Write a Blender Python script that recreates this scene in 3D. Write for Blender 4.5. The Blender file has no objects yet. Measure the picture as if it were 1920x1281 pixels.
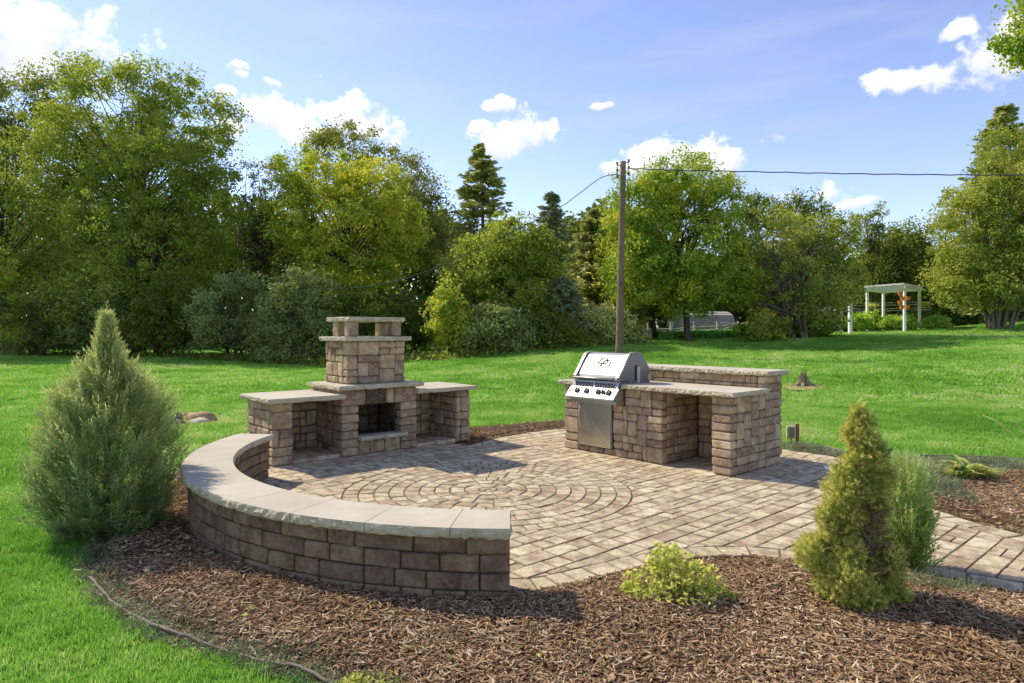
import bpy, math, random
import numpy as np
from mathutils import Vector, Matrix

SC = bpy.context.scene
COL = SC.collection
R = math.radians
rng = np.random.default_rng(7)
random.seed(7)

# ------------------------------------------------------------------ camera, sky, sun, exposure
EYE = 1.6
F = 1245.0
HOR = 620.0
cam_d = bpy.data.cameras.new('camera')
cam = bpy.data.objects.new('camera', cam_d)
COL.objects.link(cam)
cam.location = (0, 0, EYE)
cam.rotation_euler = (R(90), 0, 0)
cam_d.sensor_width = 36
cam_d.lens = F / 1920 * 36
cam_d.shift_y = -(640.5 - HOR) / 1920
cam_d.clip_start = 0.05
cam_d.clip_end = 3000
SC.camera = cam
SC.view_settings.view_transform = 'Standard'
SC.view_settings.look = 'None'
SC.view_settings.exposure = 1.42
SC.view_settings.gamma = 1
SC.view_settings.use_curve_mapping = False
SC.cycles.max_bounces = 8
SC.cycles.transparent_max_bounces = 8
SC.cycles.use_denoising = True

SUN_H = Vector((-0.83, 0.56, 0)).normalized()
SUN_EL = R(41)
to_sun = Vector((SUN_H.x * math.cos(SUN_EL), SUN_H.y * math.cos(SUN_EL), math.sin(SUN_EL)))
sun_d = bpy.data.lights.new('sun', 'SUN')
sun_d.energy = 2.3
sun_d.angle = R(0.53)
sun_d.color = (1.0, 0.91, 0.74)
sun = bpy.data.objects.new('sun', sun_d)
COL.objects.link(sun)
sun.rotation_euler = to_sun.to_track_quat('Z', 'Y').to_euler()
sun.location = to_sun * 50


def img_dir(px, py):
    return Vector(((px - 960) / F, 1.0, (HOR - py) / F))


def build_world():
    w = bpy.data.worlds.new('World')
    SC.world = w
    w.use_nodes = True
    nt = w.node_tree
    N, L = nt.nodes, nt.links
    N.clear()

    def node(t, **k):
        n = N.new(t)
        for a, b in k.items():
            setattr(n, a, b)
        return n

    def math_(op, a, b=None, c=None, clamp=False):
        n = node('ShaderNodeMath', operation=op)
        n.use_clamp = clamp
        for i, v in enumerate((a, b, c)):
            if v is None:
                continue
            if isinstance(v, (int, float)):
                n.inputs[i].default_value = v
            else:
                L.new(v, n.inputs[i])
        return n.outputs[0]

    out = node('ShaderNodeOutputWorld')
    bg = node('ShaderNodeBackground')
    bg.inputs['Strength'].default_value = 0.15
    sky = node('ShaderNodeTexSky', sky_type='NISHITA')
    sky.sun_disc = False
    sky.sun_elevation = SUN_EL
    sky.sun_rotation = math.atan2(SUN_H.x, SUN_H.y)
    sky.air_density = 0.9
    sky.dust_density = 0.05
    sky.ozone_density = 2.0
    tc = node('ShaderNodeTexCoord')
    nrm = node('ShaderNodeVectorMath', operation='NORMALIZE')
    L.new(tc.outputs['Generated'], nrm.inputs[0])
    D = nrm.outputs[0]
    nw = node('ShaderNodeTexNoise'); nw.inputs['Scale'].default_value = 9; nw.inputs['Detail'].default_value = 5
    L.new(D, nw.inputs['Vector'])
    wa = node('ShaderNodeVectorMath', operation='SUBTRACT'); L.new(nw.outputs['Color'], wa.inputs[0]); wa.inputs[1].default_value = (.5, .5, .5)
    wb = node('ShaderNodeVectorMath', operation='MULTIPLY_ADD'); L.new(wa.outputs[0], wb.inputs[0]); wb.inputs[1].default_value = (.10, .10, .05); L.new(D, wb.inputs[2])
    DW = wb.outputs[0]
    n1 = node('ShaderNodeTexNoise', noise_dimensions='3D')
    n1.inputs['Scale'].default_value = 11
    n1.inputs['Detail'].default_value = 9
    n1.inputs['Roughness'].default_value = 0.62
    L.new(D, n1.inputs['Vector'])
    n2 = node('ShaderNodeTexNoise')
    n2.inputs['Scale'].default_value = 34
    n2.inputs['Detail'].default_value = 6
    n2.inputs['Roughness'].default_value = 0.6
    L.new(D, n2.inputs['Vector'])

    blobs = [  # centre in photo pixels, half sizes in photo pixels
        (40, 75, 150, 72), (150, 95, 62, 42), (60, 35, 70, 45), (455, 124, 17, 12), (452, 143, 12, 9), (508, 155, 22, 9),
        (500, 226, 80, 34), (555, 248, 62, 26), (425, 178, 15, 9), (655, 228, 74, 38),
        (937, 195, 36, 13), (893, 232, 18, 11), (975, 258, 78, 27), (1030, 246, 24, 14), (1134, 197, 22, 9),
        (1290, 292, 96, 19), (1375, 294, 46, 20), (1160, 308, 44, 13),
        (1520, 364, 44, 18), (1585, 382, 44, 11), (1875, 112, 85, 42), (1790, 132, 70, 27), (1700, 146, 52, 18),
        (1895, 62, 42, 38), (1795, 60, 28, 12)]
    rnd = random.Random(4)
    acc = None
    shade = None
    els = []
    for (px, py, rx, ry) in blobs:
        d = img_dir(px, py)
        dn = d.normalized()
        right = Vector((dn.y, -dn.x, 0)).normalized()
        up = right.cross(dn)
        k = 1 / d.length / F * (1 / max(dn.y, .3)) ** 0.0
        els.append((dn, right, up, 1.22 * rx / F / d.length, 1.25 * ry / F / d.length))
    for i in range(9):      # the same weather goes on round the rest of the sky
        az = R(60 + 240 * (i + .5) / 9 + rnd.uniform(-8, 8))
        el = R(rnd.uniform(9, 34))
        dn = Vector((math.sin(az) * math.cos(el), math.cos(az) * math.cos(el), math.sin(el)))
        right = Vector((dn.y, -dn.x, 0)).normalized()
        up = right.cross(dn)
        s = rnd.uniform(.05, .13)
        els.append((dn, right, up, s, s * .42))
    for (dn, right, up, rx, ry) in els:
        da = node('ShaderNodeVectorMath', operation='DOT_PRODUCT')
        L.new(DW, da.inputs[0]); da.inputs[1].default_value = right / rx
        db = node('ShaderNodeVectorMath', operation='DOT_PRODUCT')
        L.new(DW, db.inputs[0]); db.inputs[1].default_value = up / ry
        dc = node('ShaderNodeVectorMath', operation='DOT_PRODUCT')
        L.new(D, dc.inputs[0]); dc.inputs[1].default_value = dn
        a2 = math_('MULTIPLY', da.outputs['Value'], da.outputs['Value'])
        a2 = math_('MULTIPLY_ADD', db.outputs['Value'], db.outputs['Value'], a2)
        r_ = math_('SQRT', a2)
        m = math_('SUBTRACT', 1.0, r_)
        back = math_('LESS_THAN', dc.outputs['Value'], 0.0)
        m = math_('MULTIPLY_ADD', back, -50.0, m)
        b = math_('MULTIPLY_ADD', db.outputs['Value'], 1.0, 0.0)
        if acc is None:
            acc, shade = m, b
        else:
            gt = math_('GREATER_THAN', m, acc)
            mix = node('ShaderNodeMix', data_type='FLOAT')
            L.new(gt, mix.inputs[0]); L.new(shade, mix.inputs[2]); L.new(b, mix.inputs[3])
            shade = mix.outputs[0]
            acc = math_('SMOOTH_MAX', acc, m, 0.12)
    ns = math_('SUBTRACT', n1.outputs['Fac'], 0.5)
    ns2 = math_('SUBTRACT', n2.outputs['Fac'], 0.5)
    d1 = math_('MULTIPLY_ADD', ns, 3.3, acc)
    d1 = math_('MULTIPLY_ADD', ns2, 2.3, d1)
    mr = node('ShaderNodeMapRange', interpolation_type='SMOOTHSTEP')
    mr.inputs['From Min'].default_value = -0.08
    mr.inputs['From Max'].default_value = 0.50
    L.new(d1, mr.inputs['Value'])
    dens = mr.outputs[0]
    # thin high veil
    mp = node('ShaderNodeMapping')
    mp.inputs['Rotation'].default_value = (0, R(-14), 0)
    mp.inputs['Scale'].default_value = (1.2, 1.2, 7)
    L.new(D, mp.inputs['Vector'])
    n3 = node('ShaderNodeTexNoise')
    n3.inputs['Scale'].default_value = 2.6
    n3.inputs['Detail'].default_value = 7
    L.new(mp.outputs[0], n3.inputs['Vector'])
    veil = node('ShaderNodeMapRange')
    veil.inputs['From Min'].default_value = 0.48
    veil.inputs['From Max'].default_value = 0.78
    veil.inputs['To Max'].default_value = 0.36
    L.new(n3.outputs['Fac'], veil.inputs['Value'])
    # cloud colour: grey flat base, white heads
    t = math_('MULTIPLY_ADD', shade, 0.5, 0.62)
    t = math_('MULTIPLY_ADD', ns, 1.6, t)
    t = math_('MULTIPLY_ADD', ns2, 1.2, t, clamp=True)
    cc = node('ShaderNodeMix', data_type='RGBA')
    cc.inputs[6].default_value = (1.85, 1.98, 2.25, 1)
    cc.inputs[7].default_value = (3.05, 3.05, 3.05, 1)
    L.new(t, cc.inputs[0])
    hs = node('ShaderNodeHueSaturation')
    hs.inputs['Hue'].default_value = 0.518
    hs.inputs['Saturation'].default_value = 0.94
    hs.inputs['Value'].default_value = SKY_V
    L.new(sky.outputs[0], hs.inputs['Color'])
    mv = node('ShaderNodeMix', data_type='RGBA')
    L.new(veil.outputs[0], mv.inputs[0]); L.new(hs.outputs[0], mv.inputs[6]); mv.inputs[7].default_value = (1.9, 2.1, 2.5, 1)
    mx = node('ShaderNodeMix', data_type='RGBA')
    L.new(dens, mx.inputs[0]); L.new(mv.outputs[2], mx.inputs[6]); L.new(cc.outputs[2], mx.inputs[7])
    L.new(mx.outputs[2], bg.inputs['Color'])
    L.new(bg.outputs[0], out.inputs['Surface'])


SKY_V = 0.60
build_world()

# ------------------------------------------------------------------ small helpers


def G(px, py, z=0.0):
    """ground point seen at a photo pixel, for a surface at height z"""
    Y = (EYE - z) * F / (py - HOR)
    return ((px - 960) / F * Y, Y)


def AT(px, py, Y):
    return ((px - 960) / F * Y, Y, EYE - (py - HOR) * Y / F)


def sm(a, b, x):
    t = np.clip((x - a) / (b - a), 0, 1)
    return t * t * (3 - 2 * t)


def tag(o, label=None, cat=None, group=None, kind=None):
    if label: o['label'] = label
    if cat: o['category'] = cat
    if group: o['group'] = group
    if kind: o['kind'] = kind
    return o


def empty(name, loc, rz=0.0, label=None, cat=None, group=None):
    o = bpy.data.objects.new(name, None)
    o.empty_display_size = .1
    COL.objects.link(o)
    o.location = loc
    o.rotation_euler = (0, 0, rz)
    return tag(o, label, cat, group)


def link(name, me, parent=None, loc=None):
    o = bpy.data.objects.new(name, me)
    COL.objects.link(o)
    if parent is not None:
        o.parent = parent
    if loc is not None:
        o.location = loc
    return o


def mesh_np(name, V, Fc, mats, attrs=None, smooth=False, midx=None):
    """V (n,3), Fc list of tuples or int array (m,k)"""
    me = bpy.data.meshes.new(name)
    V = np.asarray(V, dtype=np.float32)
    me.vertices.add(len(V))
    me.vertices.foreach_set('co', V.ravel())
    if isinstance(Fc, np.ndarray):
        m, k = Fc.shape
        me.loops.add(m * k)
        me.polygons.add(m)
        me.loops.foreach_set('vertex_index', Fc.astype(np.int32).ravel())
        me.polygons.foreach_set('loop_start', np.arange(0, m * k, k, dtype=np.int32))
        n = m
    elif len(Fc) == 0:
        n = 0
    else:
        n = len(Fc)
        flat = np.array([i for f in Fc for i in f], dtype=np.int32)
        ls = np.array([len(f) for f in Fc], dtype=np.int32)
        me.loops.add(len(flat))
        me.polygons.add(n)
        me.loops.foreach_set('vertex_index', flat)
        me.polygons.foreach_set('loop_start', np.concatenate(([0], np.cumsum(ls)[:-1])).astype(np.int32))
    if midx is not None:
        me.polygons.foreach_set('material_index', np.asarray(midx, dtype=np.int32))
    if n: me.polygons.foreach_set('use_smooth', np.full(n, bool(smooth)))
    for k_, v in (attrs or {}).items():
        v = np.asarray(v, dtype=np.float32)
        if v.ndim == 1:
            a = me.attributes.new(k_, 'FLOAT', 'POINT'); a.data.foreach_set('value', v)
        else:
            a = me.attributes.new(k_, 'FLOAT_VECTOR', 'POINT'); a.data.foreach_set('vector', v.ravel())
    for m_ in (mats if isinstance(mats, (list, tuple)) else [mats]):
        me.materials.append(m_)
    me.update(calc_edges=True)
    me.validate()
    return me


class MB:
    def __init__(s):
        s.v = []; s.f = []; s.a = []; s.m = []; s.n = 0

    def add(s, V, Fc, rnd=0.5, mi=0):
        V = [tuple(p) for p in V]
        s.v += V
        s.f += [tuple(i + s.n for i in f) for f in Fc]
        s.a += [rnd] * len(V)
        s.m += [mi] * len(Fc)
        s.n += len(V)
        return s

    def box(s, x0, x1, y0, y1, z0, z1, mi=0, rnd=.5):
        V = [(x, y, z) for z in (z0, z1) for y in (y0, y1) for x in (x0, x1)]
        return s.add(V, [(0, 2, 3, 1), (4, 5, 7, 6), (0, 1, 5, 4), (2, 6, 7, 3), (0, 4, 6, 2), (1, 3, 7, 5)], rnd, mi)

    def beam(s, p, q, w, h, mi=0, rnd=.5):
        p, q = Vector(p), Vector(q)
        d = (q - p).normalized()
        side = d.cross(Vector((0, 0, 1)))
        side = side.normalized() if side.length > 1e-4 else Vector((1, 0, 0))
        up = side.cross(d)
        V = []
        for c in (p, q):
            for a, b in ((-1, -1), (1, -1), (1, 1), (-1, 1)):
                V.append(c + side * a * w / 2 + up * b * h / 2)
        return s.add(V, [(3, 2, 1, 0), (4, 5, 6, 7), (0, 1, 5, 4), (1, 2, 6, 5), (2, 3, 7, 6), (3, 0, 4, 7)], rnd, mi)

    def tube(s, P, rad, sides=8, mi=0, rnd=.5, caps=True):
        P = [Vector(p) for p in P]
        if isinstance(rad, (int, float)): rad = [rad] * len(P)
        V = []; ref = Vector((0.31, 0.17, 0.93))
        for i, p in enumerate(P):
            t = (P[min(i + 1, len(P) - 1)] - P[max(i - 1, 0)]).normalized()
            if abs(t.dot(ref)) > .97: ref = Vector((1, 0.1, 0))
            a = t.cross(ref).normalized(); b = t.cross(a)
            for k in range(sides):
                an = 2 * math.pi * k / sides
                V.append(p + (a * math.cos(an) + b * math.sin(an)) * rad[i])
        Fc = []
        for i in range(len(P) - 1):
            for k in range(sides):
                k2 = (k + 1) % sides
                Fc.append((i * sides + k, (i + 1) * sides + k, (i + 1) * sides + k2, i * sides + k2))
        if caps:
            Fc.append(tuple(range(sides)))
            Fc.append(tuple(reversed(range((len(P) - 1) * sides, len(P) * sides))))
        return s.add(V, Fc, rnd, mi)

    def lathe(s, prof, n=20, o=(0, 0, 0), mi=0, axis='z', rnd=.5):
        V = []; Fc = []
        for r, z in prof:
            for k in range(n):
                a = 2 * math.pi * k / n
                x, y = r * math.cos(a), r * math.sin(a)
                V.append((o[0] + x, o[1] + y, o[2] + z) if axis == 'z' else (o[0] + x, o[1] - z, o[2] + y))
        for i in range(len(prof) - 1):
            for k in range(n):
                k2 = (k + 1) % n
                Fc.append((i * n + k, i * n + k2, (i + 1) * n + k2, (i + 1) * n + k))
        Fc.append(tuple(reversed(range(n)))); Fc.append(tuple(range((len(prof) - 1) * n, len(prof) * n)))
        return s.add(V, Fc, rnd, mi)

    def prism(s, poly, a0, a1, axis='x', mi=0, rnd=.5):
        """poly in the plane across axis ('x': (y,z); 'z': (x,y); 'y': (x,z))"""
        def P(u, v, a):
            return {'x': (a, u, v), 'y': (u, a, v), 'z': (u, v, a)}[axis]
        n = len(poly)
        V = [P(u, v, a0) for u, v in poly] + [P(u, v, a1) for u, v in poly]
        Fc = [tuple(range(n)), tuple(reversed(range(n, 2 * n)))]
        Fc += [(i, i + n, (i + 1) % n + n, (i + 1) % n) for i in range(n)]
        return s.add(V, Fc, rnd, mi)

    def mesh(s, name, mats, smooth=False, bevel=0):
        me = mesh_np(name, s.v, s.f, mats, {'rnd': s.a}, smooth, s.m)
        import bmesh
        bm = bmesh.new(); bm.from_mesh(me)
        bmesh.ops.recalc_face_normals(bm, faces=bm.faces)
        if bevel:
            bmesh.ops.bevel(bm, geom=[e for e in bm.edges if e.is_manifold and e.calc_face_angle(0) > .5], offset=bevel, segments=2, affect='EDGES', profile=.5)
        bm.to_mesh(me); bm.free()
        return me

    def obj(s, name, mats, parent=None, loc=None, smooth=False, bevel=0):
        return link(name, s.mesh(name, mats, smooth, bevel), parent, loc)


# ------------------------------------------------------------------ materials
class Mat:
    def __init__(s, name, rough=.7, spec=.3, metal=0.0):
        m = bpy.data.materials.new(name); m.use_nodes = True
        s.m, s.nt = m, m.node_tree
        s.N, s.L = s.nt.nodes, s.nt.links
        s.b = s.N['Principled BSDF']
        s.out = s.N['Material Output']
        s.b.inputs['Roughness'].default_value = rough
        s.b.inputs['Specular IOR Level'].default_value = spec
        s.b.inputs['Metallic'].default_value = metal

    def new(s, t, **k):
        n = s.N.new(t)
        for a, b in k.items(): setattr(n, a, b)
        return n

    def attr(s, name):
        return s.new('ShaderNodeAttribute', attribute_name=name).outputs['Fac']

    def pos(s):
        return s.new('ShaderNodeNewGeometry').outputs['Position']

    def math(s, op, a, b=0.0, c=0.0, clamp=False):
        n = s.new('ShaderNodeMath', operation=op); n.use_clamp = clamp
        for i, v in enumerate((a, b, c)):
            if isinstance(v, (int, float)): n.inputs[i].default_value = v
            else: s.L.new(v, n.inputs[i])
        return n.outputs[0]

    def noise(s, scale, detail=4, rough=.55, vec=None, stretch=None, off=None):
        v = vec if vec is not None else s.pos()
        if stretch is not None or off is not None:
            mp = s.new('ShaderNodeMapping')
            s.L.new(v, mp.inputs['Vector'])
            if stretch: mp.inputs['Scale'].default_value = stretch
            v = mp.outputs[0]
        if off is not None:
            ad = s.new('ShaderNodeVectorMath', operation='ADD')
            s.L.new(v, ad.inputs[0]); s.L.new(off, ad.inputs[1]); v = ad.outputs[0]
        n = s.new('ShaderNodeTexNoise')
        n.inputs['Scale'].default_value = scale; n.inputs['Detail'].default_value = detail
        n.inputs['Roughness'].default_value = rough
        s.L.new(v, n.inputs['Vector'])
        return n.outputs['Fac']

    def ramp(s, fac, stops, interp='LINEAR'):
        r = s.new('ShaderNodeValToRGB'); r.color_ramp.interpolation = interp
        e = r.color_ramp.elements
        while len(e) < len(stops): e.new(.5)
        for el, (p, c) in zip(e, stops):
            el.position = p; el.color = (*c, 1)
        s.L.new(fac, r.inputs[0])
        return r.outputs[0]

    def mr(s, v, a, b, c=0.0, d=1.0):
        n = s.new('ShaderNodeMapRange')
        s.L.new(v, n.inputs['Value'])
        for k, x in zip(('From Min', 'From Max', 'To Min', 'To Max'), (a, b, c, d)): n.inputs[k].default_value = x
        return n.outputs[0]

    def mix(s, f, a, b, mode='MIX'):
        n = s.new('ShaderNodeMix', data_type='RGBA', blend_type=mode)
        for i, v in ((0, f), (6, a), (7, b)):
            if isinstance(v, (int, float)): n.inputs[i].default_value = v
            elif isinstance(v, tuple): n.inputs[i].default_value = (*v, 1)
            else: s.L.new(v, n.inputs[i])
        return n.outputs[2]

    def color(s, c):
        if isinstance(c, tuple): s.b.inputs['Base Color'].default_value = (*c, 1)
        else: s.L.new(c, s.b.inputs['Base Color'])
        return s

    def bump(s, h, strength=.5, dist=.01):
        n = s.new('ShaderNodeBump')
        n.inputs['Strength'].default_value = strength; n.inputs['Distance'].default_value = dist
        s.L.new(h, n.inputs['Height']); s.L.new(n.outputs[0], s.b.inputs['Normal'])
        return s

    def translucent(s, fac, col):
        t = s.new('ShaderNodeBsdfTranslucent'); s.L.new(col, t.inputs['Color'])
        mx = s.new('ShaderNodeMixShader'); mx.inputs[0].default_value = fac
        s.L.new(s.b.outputs[0], mx.inputs[1]); s.L.new(t.outputs[0], mx.inputs[2])
        s.L.new(mx.outputs[0], s.out.inputs['Surface'])
        return s


def stone_mat(name, stops, stain=.5, warm=1.0, moss=0.0, pale=.5, tint=(1.22, 1.20, 1.06)):
    m = Mat(name, .92, .15)
    r = m.attr('rnd')
    off = m.new('ShaderNodeCombineXYZ')
    rr = m.math('MULTIPLY', r, 37.0)
    for i in range(3): m.L.new(rr, off.inputs[i])
    off = off.outputs[0]
    c = m.ramp(r, stops)
    n1 = m.noise(7, 5, .6, off=off)
    n2 = m.noise(34, 5, .7, off=off)
    n3 = m.noise(150, 3, .6, off=off)
    n4 = m.noise(3.0, 3, .6)
    c = m.mix(m.mr(n1, .42, .62, 0, .8), c, m.mix(1.0, c, (.50, .42, .38), 'MULTIPLY'))
    c = m.mix(m.mr(n2, .50, .66, 0, pale * 1.2), c, (.62, .52, .37))
    n6 = m.noise(17, 6, .75, off=off)
    c = m.mix(m.mr(n6, .53, .63, 0, .55), c, m.mix(1.0, c, (.52, .47, .45), 'MULTIPLY'))
    c = m.mix(m.mr(n3, .3, .75, 0, .5), c, m.mix(1.0, c, (.62, .6, .58), 'MULTIPLY'))
    c = m.mix(m.mr(n4, .52, .75, 0, stain), c, m.mix(1.0, c, (.58, .53, .49), 'MULTIPLY'))
    if moss: c = m.mix(m.mr(m.noise(9, 5, .65), .56, .68, 0, moss), c, (.16, .19, .05))
    n5 = m.noise(70, 4, .7, off=off)
    c = m.mix(m.mr(n5, .68, .76, 0, .7), c, (.62, .56, .46))
    c = m.mix(1.0, c, tint, 'MULTIPLY')
    m.color(c)
    h = m.math('ADD', m.math('MULTIPLY', n2, 1.0), m.math('MULTIPLY', n3, .5))
    m.bump(h, 1.0, .016)
    return m.m


M = {}
WARM = [(0, (.44, .33, .225)), (.2, (.56, .45, .32)), (.4, (.47, .355, .26)), (.55, (.31, .215, .17)), (.7, (.59, .48, .35)), (.85, (.37, .26, .215)), (1, (.46, .38, .285))]
M['stone'] = stone_mat('tumbled_stone', WARM, .35)
M['stone_seat'] = stone_mat('seat_wall_stone', [(0, (.27, .19, .14)), (.25, (.35, .26, .185)), (.5, (.225, .15, .125)), (.7, (.31, .235, .155)), (.85, (.24, .165, .15)), (1, (.38, .285, .205))], .3, pale=.3, tint=(1.04, .99, .85))
M['stone_soot'] = stone_mat('sooty_stone', [(0, (.07, .052, .042)), (.5, (.13, .10, .075)), (1, (.05, .038, .03))], .8, pale=.25)
M['paver'] = stone_mat('concrete_paver', [(0, (.52, .44, .345)), (.2, (.66, .575, .455)), (.4, (.55, .46, .365)), (.6, (.71, .63, .505)), (.8, (.46, .375, .30)), (1, (.64, .56, .44))], .2, moss=.08, pale=.2, tint=(1.22, 1.18, 1.0))
M['paver_edge'] = stone_mat('dirty_paver_edge', [(0, (.34, .285, .21)), (1, (.43, .365, .27))], .2, moss=.25, pale=.1)
M['paver_ring'] = stone_mat('ring_paver', [(0, (.50, .42, .33)), (.25, (.64, .56, .44)), (.5, (.45, .36, .285)), (.75, (.67, .59, .475)), (1, (.54, .45, .355))], .2, moss=.08, pale=.2, tint=(1.22, 1.18, 1.0))


def mk():
    m = Mat('cap_limestone', .9, .2)
    r = m.attr('rnd')
    n1 = m.noise(2.2, 5, .6); n2 = m.noise(60, 5, .65); n3 = m.noise(16, 5, .7)
    c = m.ramp(r, [(0, (.50, .45, .345)), (.5, (.535, .485, .375)), (1, (.48, .425, .33))])
    c = m.mix(m.mr(n1, .42, .66, 0, .6), c, (.40, .34, .26))
    n7 = m.noise(6.5, 6, .75); c = m.mix(m.mr(n7, .56, .66, 0, .4), c, (.36, .32, .24))
    c = m.mix(m.mr(n3, .55, .8, 0, .3), c, (.60, .56, .48))
    c = m.mix(m.mr(n2, .35, .8, 0, .3), c, (.42, .37, .29))
    m.color(c); m.bump(n2, .2, .004); M['cap'] = m.m
    m = Mat('split_limestone', .95, .15)
    n1 = m.noise(7, 5, .6); n2 = m.noise(40, 5, .7)
    c = m.ramp(n1, [(.3, (.40, .335, .22)), (.5, (.55, .475, .33)), (.72, (.62, .55, .41))])
    c = m.mix(m.mr(n2, .4, .8, 0, .5), c, (.30, .26, .17))
    m.color(c); m.bump(n2, .9, .012); M['cap_edge'] = m.m
    m = Mat('joint_sand', 1, .1)
    n = m.noise(60, 4); g = m.noise(2.3, 5, .65)
    c = m.ramp(n, [(.3, (.10, .08, .055)), (.7, (.20, .165, .12))])
    c = m.mix(m.mr(g, .54, .66, 0, .6), c, (.10, .12, .04))
    m.color(c); m.bump(n, .6, .006); M['sand'] = m.m
    m = Mat('mortar_core', 1, .1)
    m.color(m.ramp(m.noise(30), [(.3, (.07, .054, .04)), (.7, (.15, .115, .085))])); M['core'] = m.m
    # lawn
    m = Mat('lawn_soil', 1, .05)
    p = m.pos()
    big = m.noise(.22, 4, .6); mid = m.noise(1.3, 5, .65); fine = m.noise(26, 5, .75)
    fine2 = m.noise(9, 6, .8, stretch=(1, 1.5, 1))
    c = m.ramp(big, [(.35, (.14, .32, .04)), (.5, (.22, .41, .06)), (.65, (.32, .47, .10))])
    c = m.mix(m.mr(mid, .45, .75, 0, .45), c, (.24, .38, .08))
    c = m.mix(m.mr(fine, .35, .65, 0, .6), m.mix(1.0, c, (.50, .62, .4), 'MULTIPLY'), c)
    c = m.mix(m.mr(fine2, .4, .7, 0, .5), c, m.mix(1.0, c, (.55, .68, .5), 'MULTIPLY'))
    m.color(c); m.bump(m.math('ADD', fine, fine2), .7, .05); M['lawn'] = m.m
    # blades
    def blade(name, stops, tr=.35):
        m = Mat(name, .55, .25)
        oi = m.new('ShaderNodeObjectInfo').outputs['Random']
        big = m.noise(.3, 4, .6)
        mid = m.noise(1.6, 4, .6)
        r = m.math('ADD', m.math('MULTIPLY', oi, .35), m.math('MULTIPLY', m.attr('rnd'), .55))
        r = m.math('ADD', r, m.math('MULTIPLY_ADD', big, 2.1, -1.10))
        r = m.math('ADD', r, m.math('MULTIPLY_ADD', mid, 1.3, -.62))
        c = m.ramp(r, stops); m.color(c); m.translucent(tr, c)
        return m.m
    M['blade'] = blade('grass_blade', [(0, (.15, .34, .035)), (.35, (.25, .50, .06)), (.65, (.40, .60, .11)), (.92, (.58, .68, .24)), (1, (.70, .64, .34))], .45)
    M['clipping'] = blade('dry_clippings', [(0, (.10, .13, .06)), (.4, (.20, .25, .12)), (.8, (.34, .36, .2)), (1, (.45, .40, .25))], .15)
    m = Mat('bark_mulch', 1.0, .03)
    oi = m.new('ShaderNodeObjectInfo').outputs['Random']
    n = m.noise(60, 3, stretch=(1, 1, 1))
    w = m.noise(1.1, 3, .6)
    v = m.math('ADD', oi, m.math('MULTIPLY_ADD', w, .7, -.35))
    c = m.ramp(v, [(0, (.12, .070, .038)), (.3, (.25, .15, .080)), (.62, (.39, .25, .135)), (.86, (.52, .37, .215)), (1, (.68, .54, .36))])
    c = m.mix(m.mr(n, .4, .7, 0, .4), c, m.mix(1.0, c, (.5, .45, .42), 'MULTIPLY'))
    m.color(c); m.bump(n, .5, .004); M['chip'] = m.m
    m = Mat('mulch_soil', 1, .05)
    n = m.noise(45, 6, .8); n2 = m.noise(16, 4, .7)
    m.color(m.ramp(n, [(.3, (.05, .03, .02)), (.5, (.13, .08, .05)), (.7, (.25, .165, .105))])); m.bump(m.math('ADD', n, n2), 1, .03); M['soil'] = m.m
    # bark, wood
    m = Mat('tree_bark', .95, .1)
    n = m.noise(9, 5, .7, stretch=(3, 3, .5)); m.color(m.ramp(n, [(.3, (.045, .033, .025)), (.7, (.15, .115, .085))])); m.bump(n, .8, .03); M['bark'] = m.m
    m = Mat('grey_bark', .95, .1)
    n = m.noise(9, 5, .7, stretch=(3, 3, .6)); m.color(m.ramp(n, [(.3, (.11, .085, .065)), (.7, (.27, .215, .165))])); m.bump(n, .8, .02); M['bark_grey'] = m.m
    m = Mat('pole_wood', .95, .1)
    n = m.noise(14, 6, .75, stretch=(6, 6, .5)); n2 = m.noise(.9, 3)
    c = m.ramp(n, [(.35, (.08, .05, .032)), (.5, (.25, .17, .115)), (.65, (.46, .34, .245))])
    c = m.mix(m.mr(n2, .4, .7, 0, .5), c, m.mix(1.0, c, (.6, .6, .6), 'MULTIPLY'))
    m.color(c); m.bump(n, 1, .03); M['pole'] = m.m
    m = Mat('twig', .9, .1); m.color(m.ramp(m.attr('rnd'), [(0, (.13, .08, .05)), (1, (.34, .24, .15))])); M['twig'] = m.m


mk()


def leaf_mat(name, stops, tr=.48, rough=.55, spec=.25, clump=.35):
    stops = [(p, (min(.8, c[0] * 1.75), min(.8, c[1] * 1.66), c[2] * 1.3)) for p, c in stops]
    m = Mat(name, rough, spec)
    n = m.noise(clump, 4, .6)
    r = m.math('ADD', m.math('MULTIPLY', m.attr('rnd'), .6), m.math('MULTIPLY_ADD', n, 1.3, -.42))
    c = m.ramp(r, stops)
    m.color(c)
    m.translucent(tr, m.mix(.5, c, m.mix(1.0, c, (1.3, 1.15, .5), 'MULTIPLY')))
    return m.m


def metal_mat(name, col, rough=.3, brushed=None, metal=1.0):
    m = Mat(name, rough, .5, metal)
    n = m.noise(30, 4, .6, stretch=brushed or (1, 1, 1))
    n2 = m.noise(5, 3)
    m.color(m.mix(m.mr(n2, .3, .8, 0, .35), col, tuple(c * .72 for c in col)))
    m.L.new(m.mr(n, .3, .7, rough - .06, rough + .1), m.b.inputs['Roughness'])
    m.bump(n, .05, .002)
    return m.m


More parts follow.
